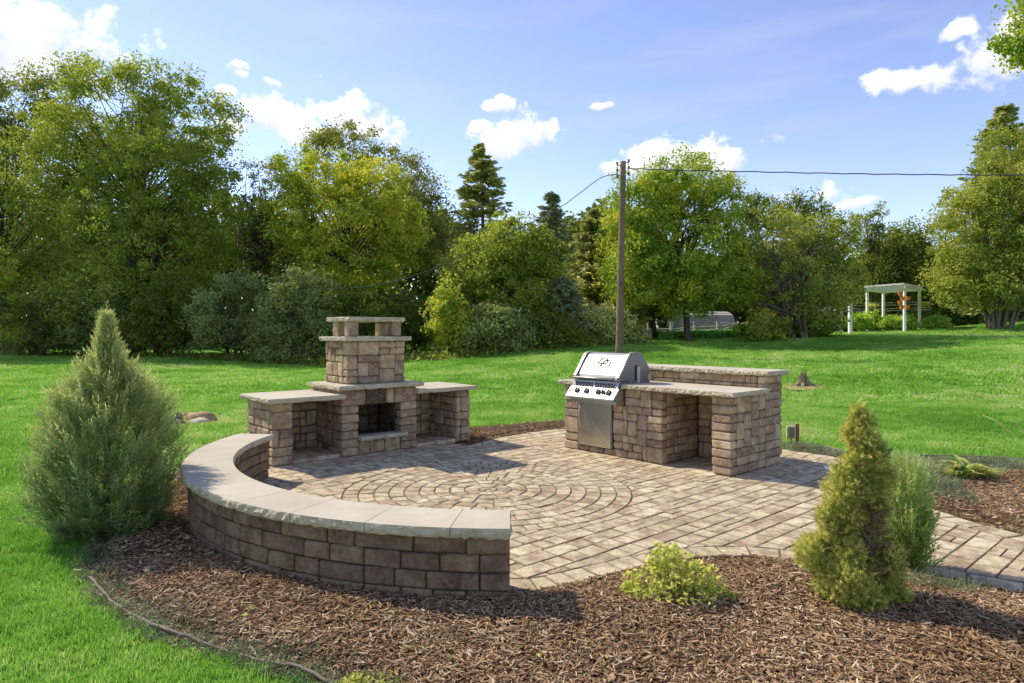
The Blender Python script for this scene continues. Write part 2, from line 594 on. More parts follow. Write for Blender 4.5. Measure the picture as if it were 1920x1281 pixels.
M['steel'] = metal_mat('brushed_steel', (.43, .41, .385), .5, (1, 1, 60))
M['rim_steel'] = metal_mat('rim_steel', (.36, .32, .27), .5, None, .6)
M['steel_door'] = metal_mat('door_steel', (.60, .55, .44), .34, (60, 60, 1))
M['steel_panel'] = metal_mat('panel_steel', (.52, .50, .465), .5, (1, 1, 60))
M['chrome'] = metal_mat('knob_chrome', (.17, .155, .145), .5, None, .5)
M['grey_cast'] = metal_mat('hood_side_grey', (.20, .185, .17), .5, None, .3)
M['dark'] = metal_mat('dark_gap', (.02, .018, .016), .7, None, 0)
M['tan_plate'] = metal_mat('tan_plate', (.52, .45, .30), .5, None, .1)


def paint(name, col, rough=.6, var=.8, scale=4):
    m = Mat(name, rough, .3)
    n = m.noise(scale, 5, .65)
    m.color(m.mix(m.mr(n, .35, .8, 0, .6), col, tuple(c * var for c in col)))
    m.bump(n, .1, .005)
    return m.m


M['dark_bezel'] = paint('dark_bezel', (.06, .05, .045), .95)
M['white'] = paint('white_paint', (.88, .86, .84), .6, .92)
M['rail_white'] = paint('faded_rail', (.55, .52, .49))
M['terracotta'] = paint('orange_plastic', (.75, .24, .05))
M['iron'] = paint('weathered_iron', (.07, .06, .06))
M['wire'] = paint('cable_black', (.09, .085, .085))
M['rust'] = paint('rusty_post', (.33, .13, .06), .9, .6, 20)
M['outlet'] = paint('yellowed_plastic', (.50, .46, .33), .5, .7, 12)
M['outlet_in'] = paint('dull_cover', (.26, .22, .13), .3, .6, 20)
M['plastic_edge'] = paint('edging_plastic', (.16, .125, .10), .7, .5, 9)
M['shingle'] = paint('pale_shingle', (.40, .36, .33), .9, .75, 8)
M['shed_wall'] = paint('shed_wall', (.38, .38, .35), .8, .7, 3)
M['boulder_tan'] = stone_mat('tan_boulder', [(0, (.47, .31, .21)), (1, (.56, .40, .27))], .5)
M['boulder_grey'] = stone_mat('grey_boulder', [(0, (.16, .14, .135)), (1, (.26, .23, .22))], .5)
M['boulder_pale'] = stone_mat('pale_boulder', [(0, (.50, .43, .36)), (1, (.60, .53, .45))], .4)
M['stump'] = stone_mat('rotten_wood', [(0, (.17, .12, .09)), (1, (.34, .27, .21))], .8)

# ------------------------------------------------------------------ terrain
ctrl = [(0, 663, 39), (150, 665, 38), (300, 668, 36), (500, 680, 31), (600, 687, 28.5), (700, 693, 26), (0, 720, 20), (300, 720, 19), (200, 690, 27), (0, 690, 27), (450, 720, 19),
        (800, 690, 25.5), (880, 674, 28), (960, 664, 29), (1060, 652, 30.5), (1160, 648, 31), (1250, 643, 32.5), (1330, 641, 33), (1450, 634, 34), (1600, 626, 35.5), (1700, 622, 37), (1780, 617, 37.5), (1850, 614, 37), (1920, 608, 36),
        (900, 710, 20), (1000, 700, 21), (1160, 668, 27), (1250, 680, 23), (1400, 660, 28), (1500, 668, 25), (1500, 727, 18.3), (1600, 700, 20), (1700, 660, 26), (1700, 720, 17.5), (1850, 690, 18.5), (1900, 650, 24), (2100, 640, 27), (2200, 590, 37), (2100, 720, 16), (1300, 720, 18.5),
        (-200, 665, 38), (-200, 720, 19)]
cp = []
for px, py, Y in ctrl:
    cp.append(AT(px, py, Y))
cp += [(x, y, .0) for x, y in ((-6, 3), (-9, 9), (-4, 12), (0, 13), (4, 12), (8, 9), (7, 4), (0, 0), (-12, 14), (12, 6), (-12, 0), (12, -8), (-12, -8), (0, -20))]
cp += [(-45, 60, .3), (0, 62, .9), (45, 62, 1.6), (-45, 20, .2), (50, 20, 1.2), (-45, -20, 0), (45, -20, .3), (-20, 50, .25), (20, 50, 1.2)]
cp = np.array(cp)


def _U(r2):
    return np.where(r2 > 1e-9, r2 * np.log(np.maximum(r2, 1e-9)), 0) * .5


_n = len(cp)
_K = _U(((cp[:, None, :2] - cp[None, :, :2]) ** 2).sum(-1)) + np.eye(_n) * 3.0
_P = np.c_[np.ones(_n), cp[:, :2]]
_A = np.block([[_K, _P], [_P.T, np.zeros((3, 3))]])
_w = np.linalg.solve(_A, np.r_[cp[:, 2], 0, 0, 0])


def terrain(x, y):
    x = np.asarray(x, float); y = np.asarray(y, float)
    sh = x.shape
    q = np.c_[x.ravel(), y.ravel()]
    r = np.hypot(q[:, 0], q[:, 1] - 15)
    qc = q.copy()
    s = np.minimum(1, 58 / np.maximum(r, 1e-6))
    qc[:, 0] = q[:, 0] * s; qc[:, 1] = (q[:, 1] - 15) * s + 15
    z = _U(((qc[:, None, :] - cp[None, :, :2]) ** 2).sum(-1)) @ _w[:_n] + _w[_n] + qc @ _w[_n + 1:]
    flat = sm(7.5, 12.5, np.hypot(q[:, 0] - .5, q[:, 1] - 6))
    z = z * flat - .035
    return np.clip(z, -.6, 3.5).reshape(sh)


def tz(x, y):
    return float(terrain([x], [y])[0])


def on_ground(px, Y):
    x = (px - 960) / F * Y
    return (x, Y, tz(x, Y))


def graded(lo, hi, c, fine, n_f, growth):
    v = [c + fine * i for i in range(-n_f, n_f + 1)]
    s = fine
    while v[-1] < hi: s *= growth; v.append(v[-1] + s)
    s = fine
    while v[0] > lo: s *= growth; v.insert(0, v[0] - s)
    return np.array(v)


gx = graded(-1500, 1500, 0, .4, 38, 1.09)
gy = graded(-600, 2200, 10, .4, 34, 1.09)
X, Y_ = np.meshgrid(gx, gy)
Z = terrain(X, Y_)
nx, ny = len(gx), len(gy)
idx = np.arange(nx * ny).reshape(ny, nx)
Fq = np.stack([idx[:-1, :-1], idx[:-1, 1:], idx[1:, 1:], idx[1:, :-1]], -1).reshape(-1, 4)
lawn = link('lawn_ground', mesh_np('lawn_ground', np.stack([X, Y_, Z], -1).reshape(-1, 3), Fq, M['lawn'], smooth=True))
tag(lawn, kind='structure')

# ------------------------------------------------------------------ plan outlines (metres on the patio plane)
WC = np.array([-0.02, 6.86]); R_IN, R_OUT = 2.64, 3.04
RC = np.array([-0.24, 6.70]); RING_R = 1.43
front_line = [G(*p) for p in ((950, 1108), (1010, 1106), (1050, 1099), (1085, 1091), (1125, 1081), (1170, 1070), (1215, 1059), (1260, 1050), (1310, 1044), (1360, 1041), (1410, 1041), (1465, 1046), (1530, 1053), (1600, 1062), (1670, 1069), (1730, 1075), (1810, 1091), (1920, 1111), (2150, 1160))]
back_line = [G(*p) for p in ((2150, 1062), (2000, 1024), (1920, 1003), (1850, 985), (1745, 953), (1700, 930), (1655, 900), (1600, 870), (1560, 855), (1500, 847), (1465, 842))]
isl_o = np.array([2.395, 7.24]); iu = np.array([.745, .667]); iv = np.array([-.667, .745])
left_back = [tuple(isl_o + iu * 1.30 + iv * 1.2), tuple(isl_o + iu * 1.25 + iv * 2.62), G(1066, 803), G(1020, 807), G(985, 812), G(940, 820), G(885, 833)]
fire_o = np.array([-2.812, 7.784]); fu = np.array([.76, .65]); fv = np.array([-.65, .76])
fire_part = [tuple(fire_o + fu * 2.9 + fv * .12), tuple(fire_o + fu * .02 + fv * .12), (-2.74, 7.30)]
arc = []
for a in np.radians(np.arange(163, 268, 5)):
    arc.append(tuple(WC + (R_IN + .12) * np.array([math.cos(a), math.sin(a)])))
arc = [p for p in arc if p[1] < 7.1]
PATIO = np.array(front_line + back_line + left_back + fire_part + arc)


def area2(P):
    x, y = P[:, 0], P[:, 1]
    return (x * np.roll(y, -1) - y * np.roll(x, -1)).sum()


if area2(PATIO) < 0: PATIO = PATIO[::-1].copy()


def inside(P, q):
    x, y = q[:, 0], q[:, 1]
    c = np.zeros(len(q), bool)
    for (x1, y1), (x2, y2) in zip(P, np.roll(P, -1, 0)):
        m = ((y1 > y) != (y2 > y))
        with np.errstate(divide='ignore', invalid='ignore'):
            xi = (x2 - x1) * (y - y1) / (y2 - y1) + x1
        c ^= m & (x < xi)
    return c


def sdist(P, q):
    """signed distance, positive inside"""
    d = np.full(len(q), 1e9)
    for a, b in zip(P, np.roll(P, -1, 0)):
        e = b - a
        t = np.clip(((q - a) @ e) / max(e @ e, 1e-12), 0, 1)
        d = np.minimum(d, np.hypot(*(q - a - t[:, None] * e).T))
    return np.where(inside(P, q), d, -d)


edge_left = [G(*p) for p in ((700, 1330), (620, 1284), (560, 1251), (495, 1236), (430, 1216), (375, 1202), (330, 1189), (290, 1172), (255, 1152), (215, 1128), (188, 1105), (165, 1078))]
bed_left = edge_left + [G(*p) for p in ((155, 1045), (180, 1010), (235, 965), (285, 920), (322, 885), (350, 855), (390, 832), (430, 812))]
bed_left += [tuple(fire_o - fu * .3 + fv * 1.1), tuple(fire_o + fu * 1.4 + fv * 1.5), tuple(fire_o + fu * 3.0 + fv * 1.3), G(882, 801), G(930, 797), G(985, 792), G(1066, 786), tuple(isl_o + iu * 1.5 + iv * 2.8), (1.4, 9.0), (2.6, 7.5), (5, 6.5)]
BED_A = np.array(bed_left + [(9, 5), (9, 1.0), (-.3, 1.2)])
BED_B = np.array([G(1462, 826), G(1500, 830), G(1545, 838), G(1580, 848), G(1640, 854), G(1720, 856), G(1800, 857), G(1870, 860), G(1940, 864), G(2150, 880), G(2300, 1000), G(2150, 1075), (6.0, 4.6), (4.4, 5.3), (3.4, 7.5), (3.6, 8.6)])
for _P in (BED_A, BED_B):
    pass


def noise2(x, y, s, seed=0):
    r = np.random.default_rng(seed)
    z = 0
    for k in range(6):
        a = r.uniform(0, 6.28); f = s * r.uniform(.6, 1.8); ph = r.uniform(0, 6.28)
        z = z + np.sin((x * np.cos(a) + y * np.sin(a)) * f + ph) / 6
    return z


def bed_height(P, q):
    d = sdist(P, q)
    dp = sdist(PATIO, q)
    z = -.075 + .09 * sm(-.02, .2, d) + .012 * noise2(q[:, 0], q[:, 1], 9, 3) * sm(.05, .3, d)
    rw = np.hypot(q[:, 0] - WC[0], q[:, 1] - WC[1])
    z = z + .025 * np.exp(-((rw - R_OUT - .1) / .25) ** 2) * (q[:, 1] < 7.2)
    z = np.where(dp > -.16, np.minimum(z, -.006 - .03 * sm(-.03, .06, dp)), z)
    return z, d, dp


def bed_mesh(name, P):
    lo, hi = P.min(0) - .1, P.max(0) + .1
    xs = np.arange(lo[0], hi[0], .055); ys = np.arange(lo[1], hi[1], .055)
    X, Y = np.meshgrid(xs, ys)
    q = np.c_[X.ravel(), Y.ravel()]
    z, d, dp = bed_height(P, q)
    ok = (d > -.05) & (dp < .1)
    ny, nx = X.shape
    idx = np.arange(nx * ny).reshape(ny, nx)
    Fq = np.stack([idx[:-1, :-1], idx[:-1, 1:], idx[1:, 1:], idx[1:, :-1]], -1).reshape(-1, 4)
    Fq = Fq[ok[Fq].all(1)]
    used = np.unique(Fq); mp = np.full(nx * ny, -1); mp[used] = np.arange(len(used))
    V = np.c_[q, z][used]
    o = link(name, mesh_np(name, V, mp[Fq], M['soil'], smooth=True))
    return tag(o, kind='structure')


bed_mesh('mulch_bed', BED_A)
bed_mesh('mulch_bed', BED_B)


# ------------------------------------------------------------------ scatter of real pieces by geometry nodes (only for uncountable stuff)
def scatter(name, P, rot, scl, var, sources, label, kind='stuff'):
    me = mesh_np(name, P, [], sources[0].data.materials[0], {'rot': rot, 'scl': scl, 'var': var})
    o = link(name, me)
    ng = bpy.data.node_groups.new(name + '_nodes', 'GeometryNodeTree')
    ng.interface.new_socket('Geometry', in_out='INPUT', socket_type='NodeSocketGeometry')
    ng.interface.new_socket('Geometry', in_out='OUTPUT', socket_type='NodeSocketGeometry')
    N, L = ng.nodes, ng.links
    gi, go = N.new('NodeGroupInput'), N.new('NodeGroupOutput')
    ip = N.new('GeometryNodeInstanceOnPoints')
    L.new(gi.outputs[0], ip.inputs['Points'])
    g2 = N.new('GeometryNodeGeometryToInstance')
    for s in reversed(sources):
        oi = N.new('GeometryNodeObjectInfo'); oi.inputs['Object'].default_value = s
        L.new(oi.outputs['Geometry'], g2.inputs[0])
    L.new(g2.outputs[0], ip.inputs['Instance'])
    ip.inputs['Pick Instance'].default_value = True
    for nm, ty, sock in (('rot', 'FLOAT_VECTOR', 'Rotation'), ('scl', 'FLOAT_VECTOR', 'Scale'), ('var', 'FLOAT', 'Instance Index')):
        a = N.new('GeometryNodeInputNamedAttribute'); a.data_type = ty
        a.inputs['Name'].default_value = nm
        L.new(a.outputs['Attribute'], ip.inputs[sock])
    L.new(ip.outputs[0], go.inputs[0])
    md = o.modifiers.new('scatter', 'NODES'); md.node_group = ng
    return tag(o, label, kind=kind)


def grass_clump(name, rad, n, h, w, mat, lean=.5, seed=0):
    r = np.random.default_rng(seed)
    V = []; Fc = []; A = []
    for i in range(n):
        a = r.uniform(0, 6.28); d = rad * math.sqrt(r.uniform())
        x, y = d * math.cos(a), d * math.sin(a)
        hh = h * r.uniform(.55, 1.15); ww = w * r.uniform(.7, 1.2)
        b = r.uniform(0, 6.28); la = r.uniform(0, 6.28); ln = hh * lean * r.uniform(.3, 1.4)
        dx, dy = math.cos(b) * ww / 2, math.sin(b) * ww / 2
        lx, ly = math.cos(la) * ln, math.sin(la) * ln
        k = len(V)
        V += [(x - dx, y - dy, -.005), (x + dx, y + dy, -.005), (x + dx * .8 + lx * .35, y + dy * .8 + ly * .35, hh * .6), (x - dx * .8 + lx * .35, y - dy * .8 + ly * .35, hh * .6), (x + lx, y + ly, hh)]
        Fc += [(k, k + 1, k + 2, k + 3), (k + 3, k + 2, k + 4)]
        A += [r.uniform()] * 5
    return bpy.data.objects.new(name, mesh_np(name, V, Fc, mat, {'rnd': A}))


def in_view(q, z=0, m=60):
    px = 960 + F * q[:, 0] / np.maximum(q[:, 1], .1); py = HOR + F * (EYE - z) / np.maximum(q[:, 1], .1)
    return (q[:, 1] > 1.5) & (px > -m) & (px < 1920 + m) & (py < 1281 + 3 * m)


def lawn_points(y0, y1, dens, seed):
    r = np.random.default_rng(seed)
    xw = .80 * y1 + .5
    n = int(dens * 2 * xw * (y1 - y0))
    q = np.c_[r.uniform(-xw, xw, n), r.uniform(y0, y1, n)]
    q = q[in_view(q)]
    keep = (sdist(BED_A, q) < .015) & (sdist(BED_B, q) < .0) & (sdist(PATIO, q) < 0)
    return q[keep]


near_src = [grass_clump('lawn_tuft', .075, 50, .040, .0040, M['blade'], seed=s) for s in range(4)]
mid_src = [grass_clump('lawn_tuft_wide', .16, 74, .048, .008, M['blade'], seed=10 + s) for s in range(3)]
far_src = [grass_clump('lawn_tuft_far', .34, 90, .058, .020, M['blade'], seed=20 + s) for s in range(3)]


def scatter_grass(name, q, src, seed, label, smin=.75, smax=1.2, mask=None):
    r = np.random.default_rng(seed)
    n = len(q)
    z = terrain(q[:, 0], q[:, 1])
    rot = np.c_[r.normal(0, .10, n), r.normal(0, .10, n), r.uniform(0, 6.28, n)]
    s = r.uniform(smin, smax, n) * (1 + .22 * noise2(q[:, 0], q[:, 1], 2.2, 8))
    scatter(name, np.c_[q, z], rot, np.c_[s, s, s * r.uniform(.8, 1.15, n)], r.integers(0, len(src), n), src, label)


q = lawn_points(2.3, 7.5, 230, 1)
scatter_grass('lawn_grass', q, near_src, 2, 'short bright green lawn grass in front by the mulch edge')
q = lawn_points(7.5, 15, 75, 3)
scatter_grass('lawn_grass', q, mid_src, 4, 'mown green lawn grass around and behind the patio')
q = lawn_points(15, 40, 16, 5)
scatter_grass('lawn_grass', q, far_src, 6, 'mown lawn grass running back to the trees')


def chip_src(name, n, seed, L0, W0):
    r = np.random.default_rng(seed)
    L_, W_, H_ = L0 * r.uniform(.8, 1.2), W0 * r.uniform(.7, 1.3), W0 * .35
    mb = MB()
    k = 4
    V = []
    for i in range(k):
        t = i / (k - 1); x = (t - .5) * L_
        w = W_ * (.45 + .55 * math.sin(math.pi * min(max(t, .12), .88))) * r.uniform(.8, 1.2)
        yo = W_ * r.normal(0, .18); zo = H_ * r.normal(0, .3)
        V += [(x, yo - w / 2, zo - H_ / 2), (x, yo + w / 2, zo - H_ / 2), (x, yo + w * .4, zo + H_ / 2), (x, yo - w * .4, zo + H_ / 2)]
    Fc = [(0, 1, 2, 3), (4 * k - 1, 4 * k - 2, 4 * k - 3, 4 * k - 4)]
    for i in range(k - 1):
        for j in range(4):
            Fc.append((i * 4 + j, (i + 1) * 4 + j, (i + 1) * 4 + (j + 1) % 4, i * 4 + (j + 1) % 4))
    mb.add(V, Fc)
    return bpy.data.objects.new(name, mb.mesh(name, M['chip']))


chips = [chip_src('mulch_shred', 1, i, l, w) for i, (l, w) in enumerate([(.055, .010), (.075, .008), (.040, .014), (.030, .009), (.050, .006), (.065, .013)])]


def scatter_chips(name, P, ylo, yhi, dens, seed, label, zones=None, src=None, smin=.28, smax=.88):
    r = np.random.default_rng(seed)
    lo, hi = P.min(0), P.max(0)
    lo[1], hi[1] = max(lo[1], ylo), min(hi[1], yhi)
    n = int(dens * (hi - lo).prod())
    q = np.c_[r.uniform(lo[0], hi[0], n), r.uniform(lo[1], hi[1], n)]
    q = q[in_view(q)]
    z, d, dp = bed_height(P, q)
    rw = np.hypot(q[:, 0] - WC[0], q[:, 1] - WC[1])
    k = (d > -.015) & (dp < .012)
    stray = (r.uniform(size=len(q)) < .06) & (d > -.12)
    k |= stray & (dp < -.0)
    if zones is not None: k &= zones(q)
    q, z = q[k], z[k]
    n = len(q)
    z = np.maximum(z, -.03)
    rot = np.c_[r.normal(0, .26, n), r.normal(0, .20, n), r.uniform(0, 6.28, n)]
    s = r.uniform(smin, smax, n) * np.where(r.uniform(size=n) < .04, 1.6, 1)
    src = src or chips
    scatter(name, np.c_[q, z + r.uniform(0.0, .022, n)], rot, np.c_[s, s, s], r.integers(0, len(src), n), src, label)


def clip_zone_b(q):    # clippings lie on the left part of bed B, bark on the right of it
    w = np.array([G(1815, 905), G(1850, 900), G(1905, 885), G(2150, 880), G(2300, 1000), G(2150, 1080), G(1920, 1010), G(1860, 980), G(1822, 955), G(1805, 925)])
    return sdist(w, q) + .10 * noise2(q[:, 0], q[:, 1], 8, 5) > 0


scatter_chips('bark_mulch', BED_A, 2.3, 4.6, 7500, 11, 'shredded brown bark mulch in the front bed')
scatter_chips('bark_mulch', BED_A, 4.6, 16, 2300, 12, 'shredded brown bark mulch behind the seat wall and fireplace')
scatter_chips('bark_mulch', BED_B, 3, 16, 2800, 13, 'shredded brown bark mulch in the bed by the walkway', clip_zone_b)
clipsrc = [grass_clump('dry_clipping_tuft', .05, 16, .018, .004, M['clipping'], lean=3.0, seed=40 + s) for s in range(3)]
r_ = np.random.default_rng(15)
qq = np.c_[r_.uniform(2.5, 9, 60000), r_.uniform(4, 10.5, 60000)]
zz, dd, pp = bed_height(BED_B, qq)
kk = (dd > -.02) & (pp < -.0) & (~clip_zone_b(qq)) & in_view(qq) & (r_.uniform(size=len(qq)) < .55)
q1 = qq[kk]; z1 = zz[kk]
qq = np.c_[r_.uniform(-4.5, 0, 60000), r_.uniform(2.5, 6.5, 60000)]
zz, dd, pp = bed_height(BED_A, qq)
kk = (dd > -.06) & (dd < .20 + .12 * noise2(qq[:, 0], qq[:, 1], 5, 1)) & in_view(qq) & (r_.uniform(size=len(qq)) < .30 * (1 - sm(.0, .30, dd)))
q1 = np.r_[q1, qq[kk]]; z1 = np.r_[z1, zz[kk]]
qq = np.c_[r_.uniform(1.5, 3.6, 20000), r_.uniform(3.6, 4.6, 20000)]
zz, dd, pp = bed_height(BED_A, qq)
kk = (np.hypot((qq[:, 0] - 2.72) / .26, (qq[:, 1] - 4.18) / .16) < 1) & (pp < 0)
q1 = np.r_[q1, qq[kk][:160]]; z1 = np.r_[z1, zz[kk][:160]]
n = len(q1)
scatter('grass_clippings', np.c_[q1, np.maximum(z1, -.03) + .012], np.c_[r_.normal(0, .3, n), r_.normal(0, .3, n), r_.uniform(0, 6.28, n)], np.repeat(r_.uniform(.7, 1.3, n)[:, None], 3, 1), r_.integers(0, 3, n), clipsrc, 'grey green dried grass clippings strewn on the beds')

# ------------------------------------------------------------------ stone blocks


def clip_half(poly, p, nrm):
    """keep the side where (q-p).nrm <= 0"""
    out = []
    for i in range(len(poly)):
        a, b = poly[i], poly[(i + 1) % len(poly)]
        da = (a - p) @ nrm; db = (b - p) @ nrm
        if da <= 0: out.append(a)
        if (da < 0 < db) or (db < 0 < da): out.append(a + (b - a) * da / (da - db))
    return out


def inset_poly(poly, d):
    """inset a convex counter-clockwise polygon"""
    P = [np.array(p) for p in poly]
    out = P
    for a, b in zip(P, P[1:] + P[:1]):
        e = b - a
        l = math.hypot(*e)
        if l < 1e-6: continue
        nrm = np.array([e[1], -e[0]]) / l
        out = clip_half(out, a - nrm * d, nrm)
        if len(out) < 3: return []
    return out


def tile_grid(nx, ny, r, shapes, taken=None):
    """random tiling of nx by ny cells; returns (i, j, w, h)"""
    g = np.zeros((nx, ny), bool)
    if taken is not None: g |= taken
    out = []
    for j in range(ny):
        i = 0
        while i < nx:
            if g[i, j]: i += 1; continue
            opts = [(w, h, p) for (w, h, p) in shapes if i + w <= nx and j + h <= ny and not g[i:i + w, j:j + h].any()]
            if not opts:
                w, h = 1, 1
            else:
                # avoid leaving slivers one cell wide
                def left(o):
                    k = i + o[0]; c = 0
                    while k < nx and not g[k, j]: k += 1; c += 1
                    return c
                o2 = [o for o in opts if left(o) != 1] or opts
                w, h, _ = r.choices(o2, [o[2] for o in o2])[0]
            g[i:i + w, j:j + h] = True
            out.append((i, j, w, h))
            i += w
    return out


def block_mesh(sx, sy, sz, ch, jit, rnd, mat, seed, face=-1):
    """a tumbled block centred on its origin: chamfered box, uneven, 44 triangles or so"""
    r = np.random.default_rng(seed)
    V = []; S = []
    for cx in (-1, 1):
        for cy in (-1, 1):
            for cz in (-1, 1):
                c = ch * r.uniform(.6, 1.7)
                c = min(c, .3 * sx, .3 * sy, .3 * sz)
                jj = r.normal(0, jit, 3) * (.6, .6, .35)
                X, Y, Z = sx / 2 * cx, sy / 2 * cy, sz / 2 * cz
                for ax in range(3):
                    p = np.array([X, Y, Z], float) + jj * .6
                    for o in range(3):
                        if o != ax: p[o] -= (cx, cy, cz)[o] * c
                    V.append(p)
    def vi(cx, cy, cz, ax): return (((cx > 0) * 2 + (cy > 0)) * 2 + (cz > 0)) * 3 + ax
    Fc = []
    sg = (-1, 1)
    for s in sg:
        q = [vi(s, -1, -1, 0), vi(s, 1, -1, 0), vi(s, 1, 1, 0), vi(s, -1, 1, 0)]
        Fc.append(q if s > 0 else q[::-1])
        q = [vi(-1, s, -1, 1), vi(-1, s, 1, 1), vi(1, s, 1, 1), vi(1, s, -1, 1)]
        Fc.append(q if s > 0 else q[::-1])
        q = [vi(-1, -1, s, 2), vi(1, -1, s, 2), vi(1, 1, s, 2), vi(-1, 1, s, 2)]
        Fc.append(q if s > 0 else q[::-1])
    for a in sg:
        for b in sg:
            for q in ([vi(-1, a, b, 1), vi(1, a, b, 1), vi(1, a, b, 2), vi(-1, a, b, 2)], ):
                Fc.append(q if a * b < 0 else q[::-1])
            q = [vi(a, -1, b, 2), vi(a, 1, b, 2), vi(a, 1, b, 0), vi(a, -1, b, 0)]
            Fc.append(q if a * b < 0 else q[::-1])
            q = [vi(a, b, -1, 0), vi(a, b, 1, 0), vi(a, b, 1, 1), vi(a, b, -1, 1)]
            Fc.append(q if a * b < 0 else q[::-1])
            for c in sg:
                q = [vi(a, b, c, 0), vi(a, b, c, 1), vi(a, b, c, 2)]
                Fc.append(q if a * b * c > 0 else q[::-1])
    return np.array(V), Fc


SEED = [1000]


def add_block(parent, cx, cy, cz, sx, sy, sz, rz=0.0, mat='stone', ch=.013, jit=.005, name='block', rnd=None, into=None):
    SEED[0] += 1
    V, Fc = block_mesh(sx, sy, sz, ch, jit, 0, None, SEED[0])
    rr = random.random() if rnd is None else rnd
    if into is not None:
        c, s = math.cos(rz), math.sin(rz)
        W = np.c_[V[:, 0] * c - V[:, 1] * s + cx, V[:, 0] * s + V[:, 1] * c + cy, V[:, 2] + cz]
        into.add(W, Fc, rr)
        return None
    me = mesh_np(name, V, [tuple(f) for f in Fc], M[mat], {'rnd': np.full(len(V), rr)})
    o = link(name, me, parent, (cx, cy, cz))
    o.rotation_euler = (0, 0, rz)
    return o


ASH = [(2, 1, 3.5), (3, 1, 3.0), (2, 2, 1.7), (3, 2, 1.0), (1, 1, .7), (1, 2, .5)]
ROWS = [(3, 1, 3), (2, 1, 2), (4, 1, .7)]


def clad(parent, p0, p1, z0, z1, th, cell=.078, course=.1, shapes=ASH, holes=(), mat='stone', into=None, gap=.006, r=None, proud=.004):
    """cover the vertical face from p0 to p1 (outside to the right of p0->p1) with blocks of thickness th set behind the face"""
    r = r or random
    p0, p1 = np.array(p0, float), np.array(p1, float)
    e = p1 - p0; Lg = math.hypot(*e); e /= Lg
    nrm = np.array([e[1], -e[0]])
    nx = max(1, round(Lg / cell)); ny = max(1, round((z1 - z0) / course))
    cw, chh = Lg / nx, (z1 - z0) / ny
    taken = np.zeros((nx, ny), bool)
    for (a0, a1, b0, b1) in holes:
        taken[max(0, round(a0 / cw)):round(a1 / cw), max(0, round((b0 - z0) / chh)):round((b1 - z0) / chh)] = True
    t = tile_grid(nx, ny, r, shapes, taken)
    # wander of the vertical joints
    for (i, j, w, h) in t:
        w_, h_ = w * cw - gap, h * chh - gap
        c = p0 + e * ((i + w / 2) * cw) + nrm * (-th / 2 + r.uniform(-proud, proud * 1.5))
        add_block(parent, c[0], c[1], z0 + (j + h / 2) * chh, w_, th, h_, math.atan2(e[1], e[0]), mat, into=into)


def slab(parent, poly, z0, z1, rough, name='slab', amp=.010, mats=None, rnd=.5, seed=0, step=.028, over=.0):
    """stone slab: poly counter-clockwise (x,y) points; rough[i] tells whether edge i is split-faced"""
    r = np.random.default_rng(seed + 500)
    ring = []; flag = []; nr = []
    n = len(poly)
    for i in range(n):
        a, b = np.array(poly[i], float), np.array(poly[(i + 1) % n], float)
        e = b - a; l = math.hypot(*e)
        if l < 1e-6: continue
        nn = np.array([e[1], -e[0]]) / l
        k = max(1, int(round(l / step))) if rough[i] else 1
        for j in range(k):
            ring.append(a + e * j / k); flag.append(1.0 if rough[i] else 0.0)
            nr.append(nn)
    m = len(ring)
    flag2 = [flag[i] * flag[i - 1] if j is None else 0 for i, j in ((i, None) for i in range(m))]
    # smooth normals at shared vertices
    nv = []
    for i in range(m):
        v = nr[i] * (flag[i] + .001) + nr[i - 1] * (flag[i - 1] + .001)
        nv.append(v / max(math.hypot(*v), 1e-6))
    levels = [(0, .35), (.22, .95), (.5, 1.0), (.78, .7), (1, .05)]
    V = []
    lo = np.cumsum(r.normal(0, 1, m)); lo = lo - np.linspace(lo[0], lo[-1], m); lo = lo / (np.abs(lo).max() + 1e-6)
    for k, (t, a) in enumerate(levels):
        z = z0 + (z1 - z0) * t
        for i in range(m):
            f = flag[i] if flag[i - 1] == flag[i] else flag[i] * .0 + max(flag[i], flag[i - 1]) * .3
            d = f * (amp * a * (.5 + r.uniform(-.9, .9) + .3 * lo[i]) - (amp * .6 if t in (0,) else 0))
            zz = z + (f * r.normal(0, .0025) if 0 < k < 4 else (f * r.normal(0, .0035) if k == 0 else 0))
            p = ring[i] + nv[i] * d
            V.append((p[0], p[1], zz))
    Fc = []; mi = []
    for k in range(len(levels) - 1):
        for i in range(m):
            j = (i + 1) % m
            if flag[i]:
                if (i + k) % 2: Fc += [(k * m + i, k * m + j, (k + 1) * m + j), (k * m + i, (k + 1) * m + j, (k + 1) * m + i)]
                else: Fc += [(k * m + i, k * m + j, (k + 1) * m + i), (k * m + j, (k + 1) * m + j, (k + 1) * m + i)]
                mi += [1, 1]
            else:
                Fc.append((k * m + i, k * m + j, (k + 1) * m + j, (k + 1) * m + i)); mi.append(0)
    Fc.append(tuple(range(4 * m, 5 * m))); mi.append(0)
    Fc.append(tuple(reversed(range(m)))); mi.append(1)
    V = np.array(V)
    c = V.mean(0)
    me = mesh_np(name, V - c, Fc, [M['cap'], M['cap_edge']], {'rnd': np.full(len(V), rnd)}, midx=mi)
    return link(name, me, parent, tuple(c))


def rect(x0, x1, y0, y1): return [(x0, y0), (x1, y0), (x1, y1), (x0, y1)]


# ------------------------------------------------------------------ patio pavers
patio = empty('patio', (0, 0, 0)); tag(patio, kind='structure')
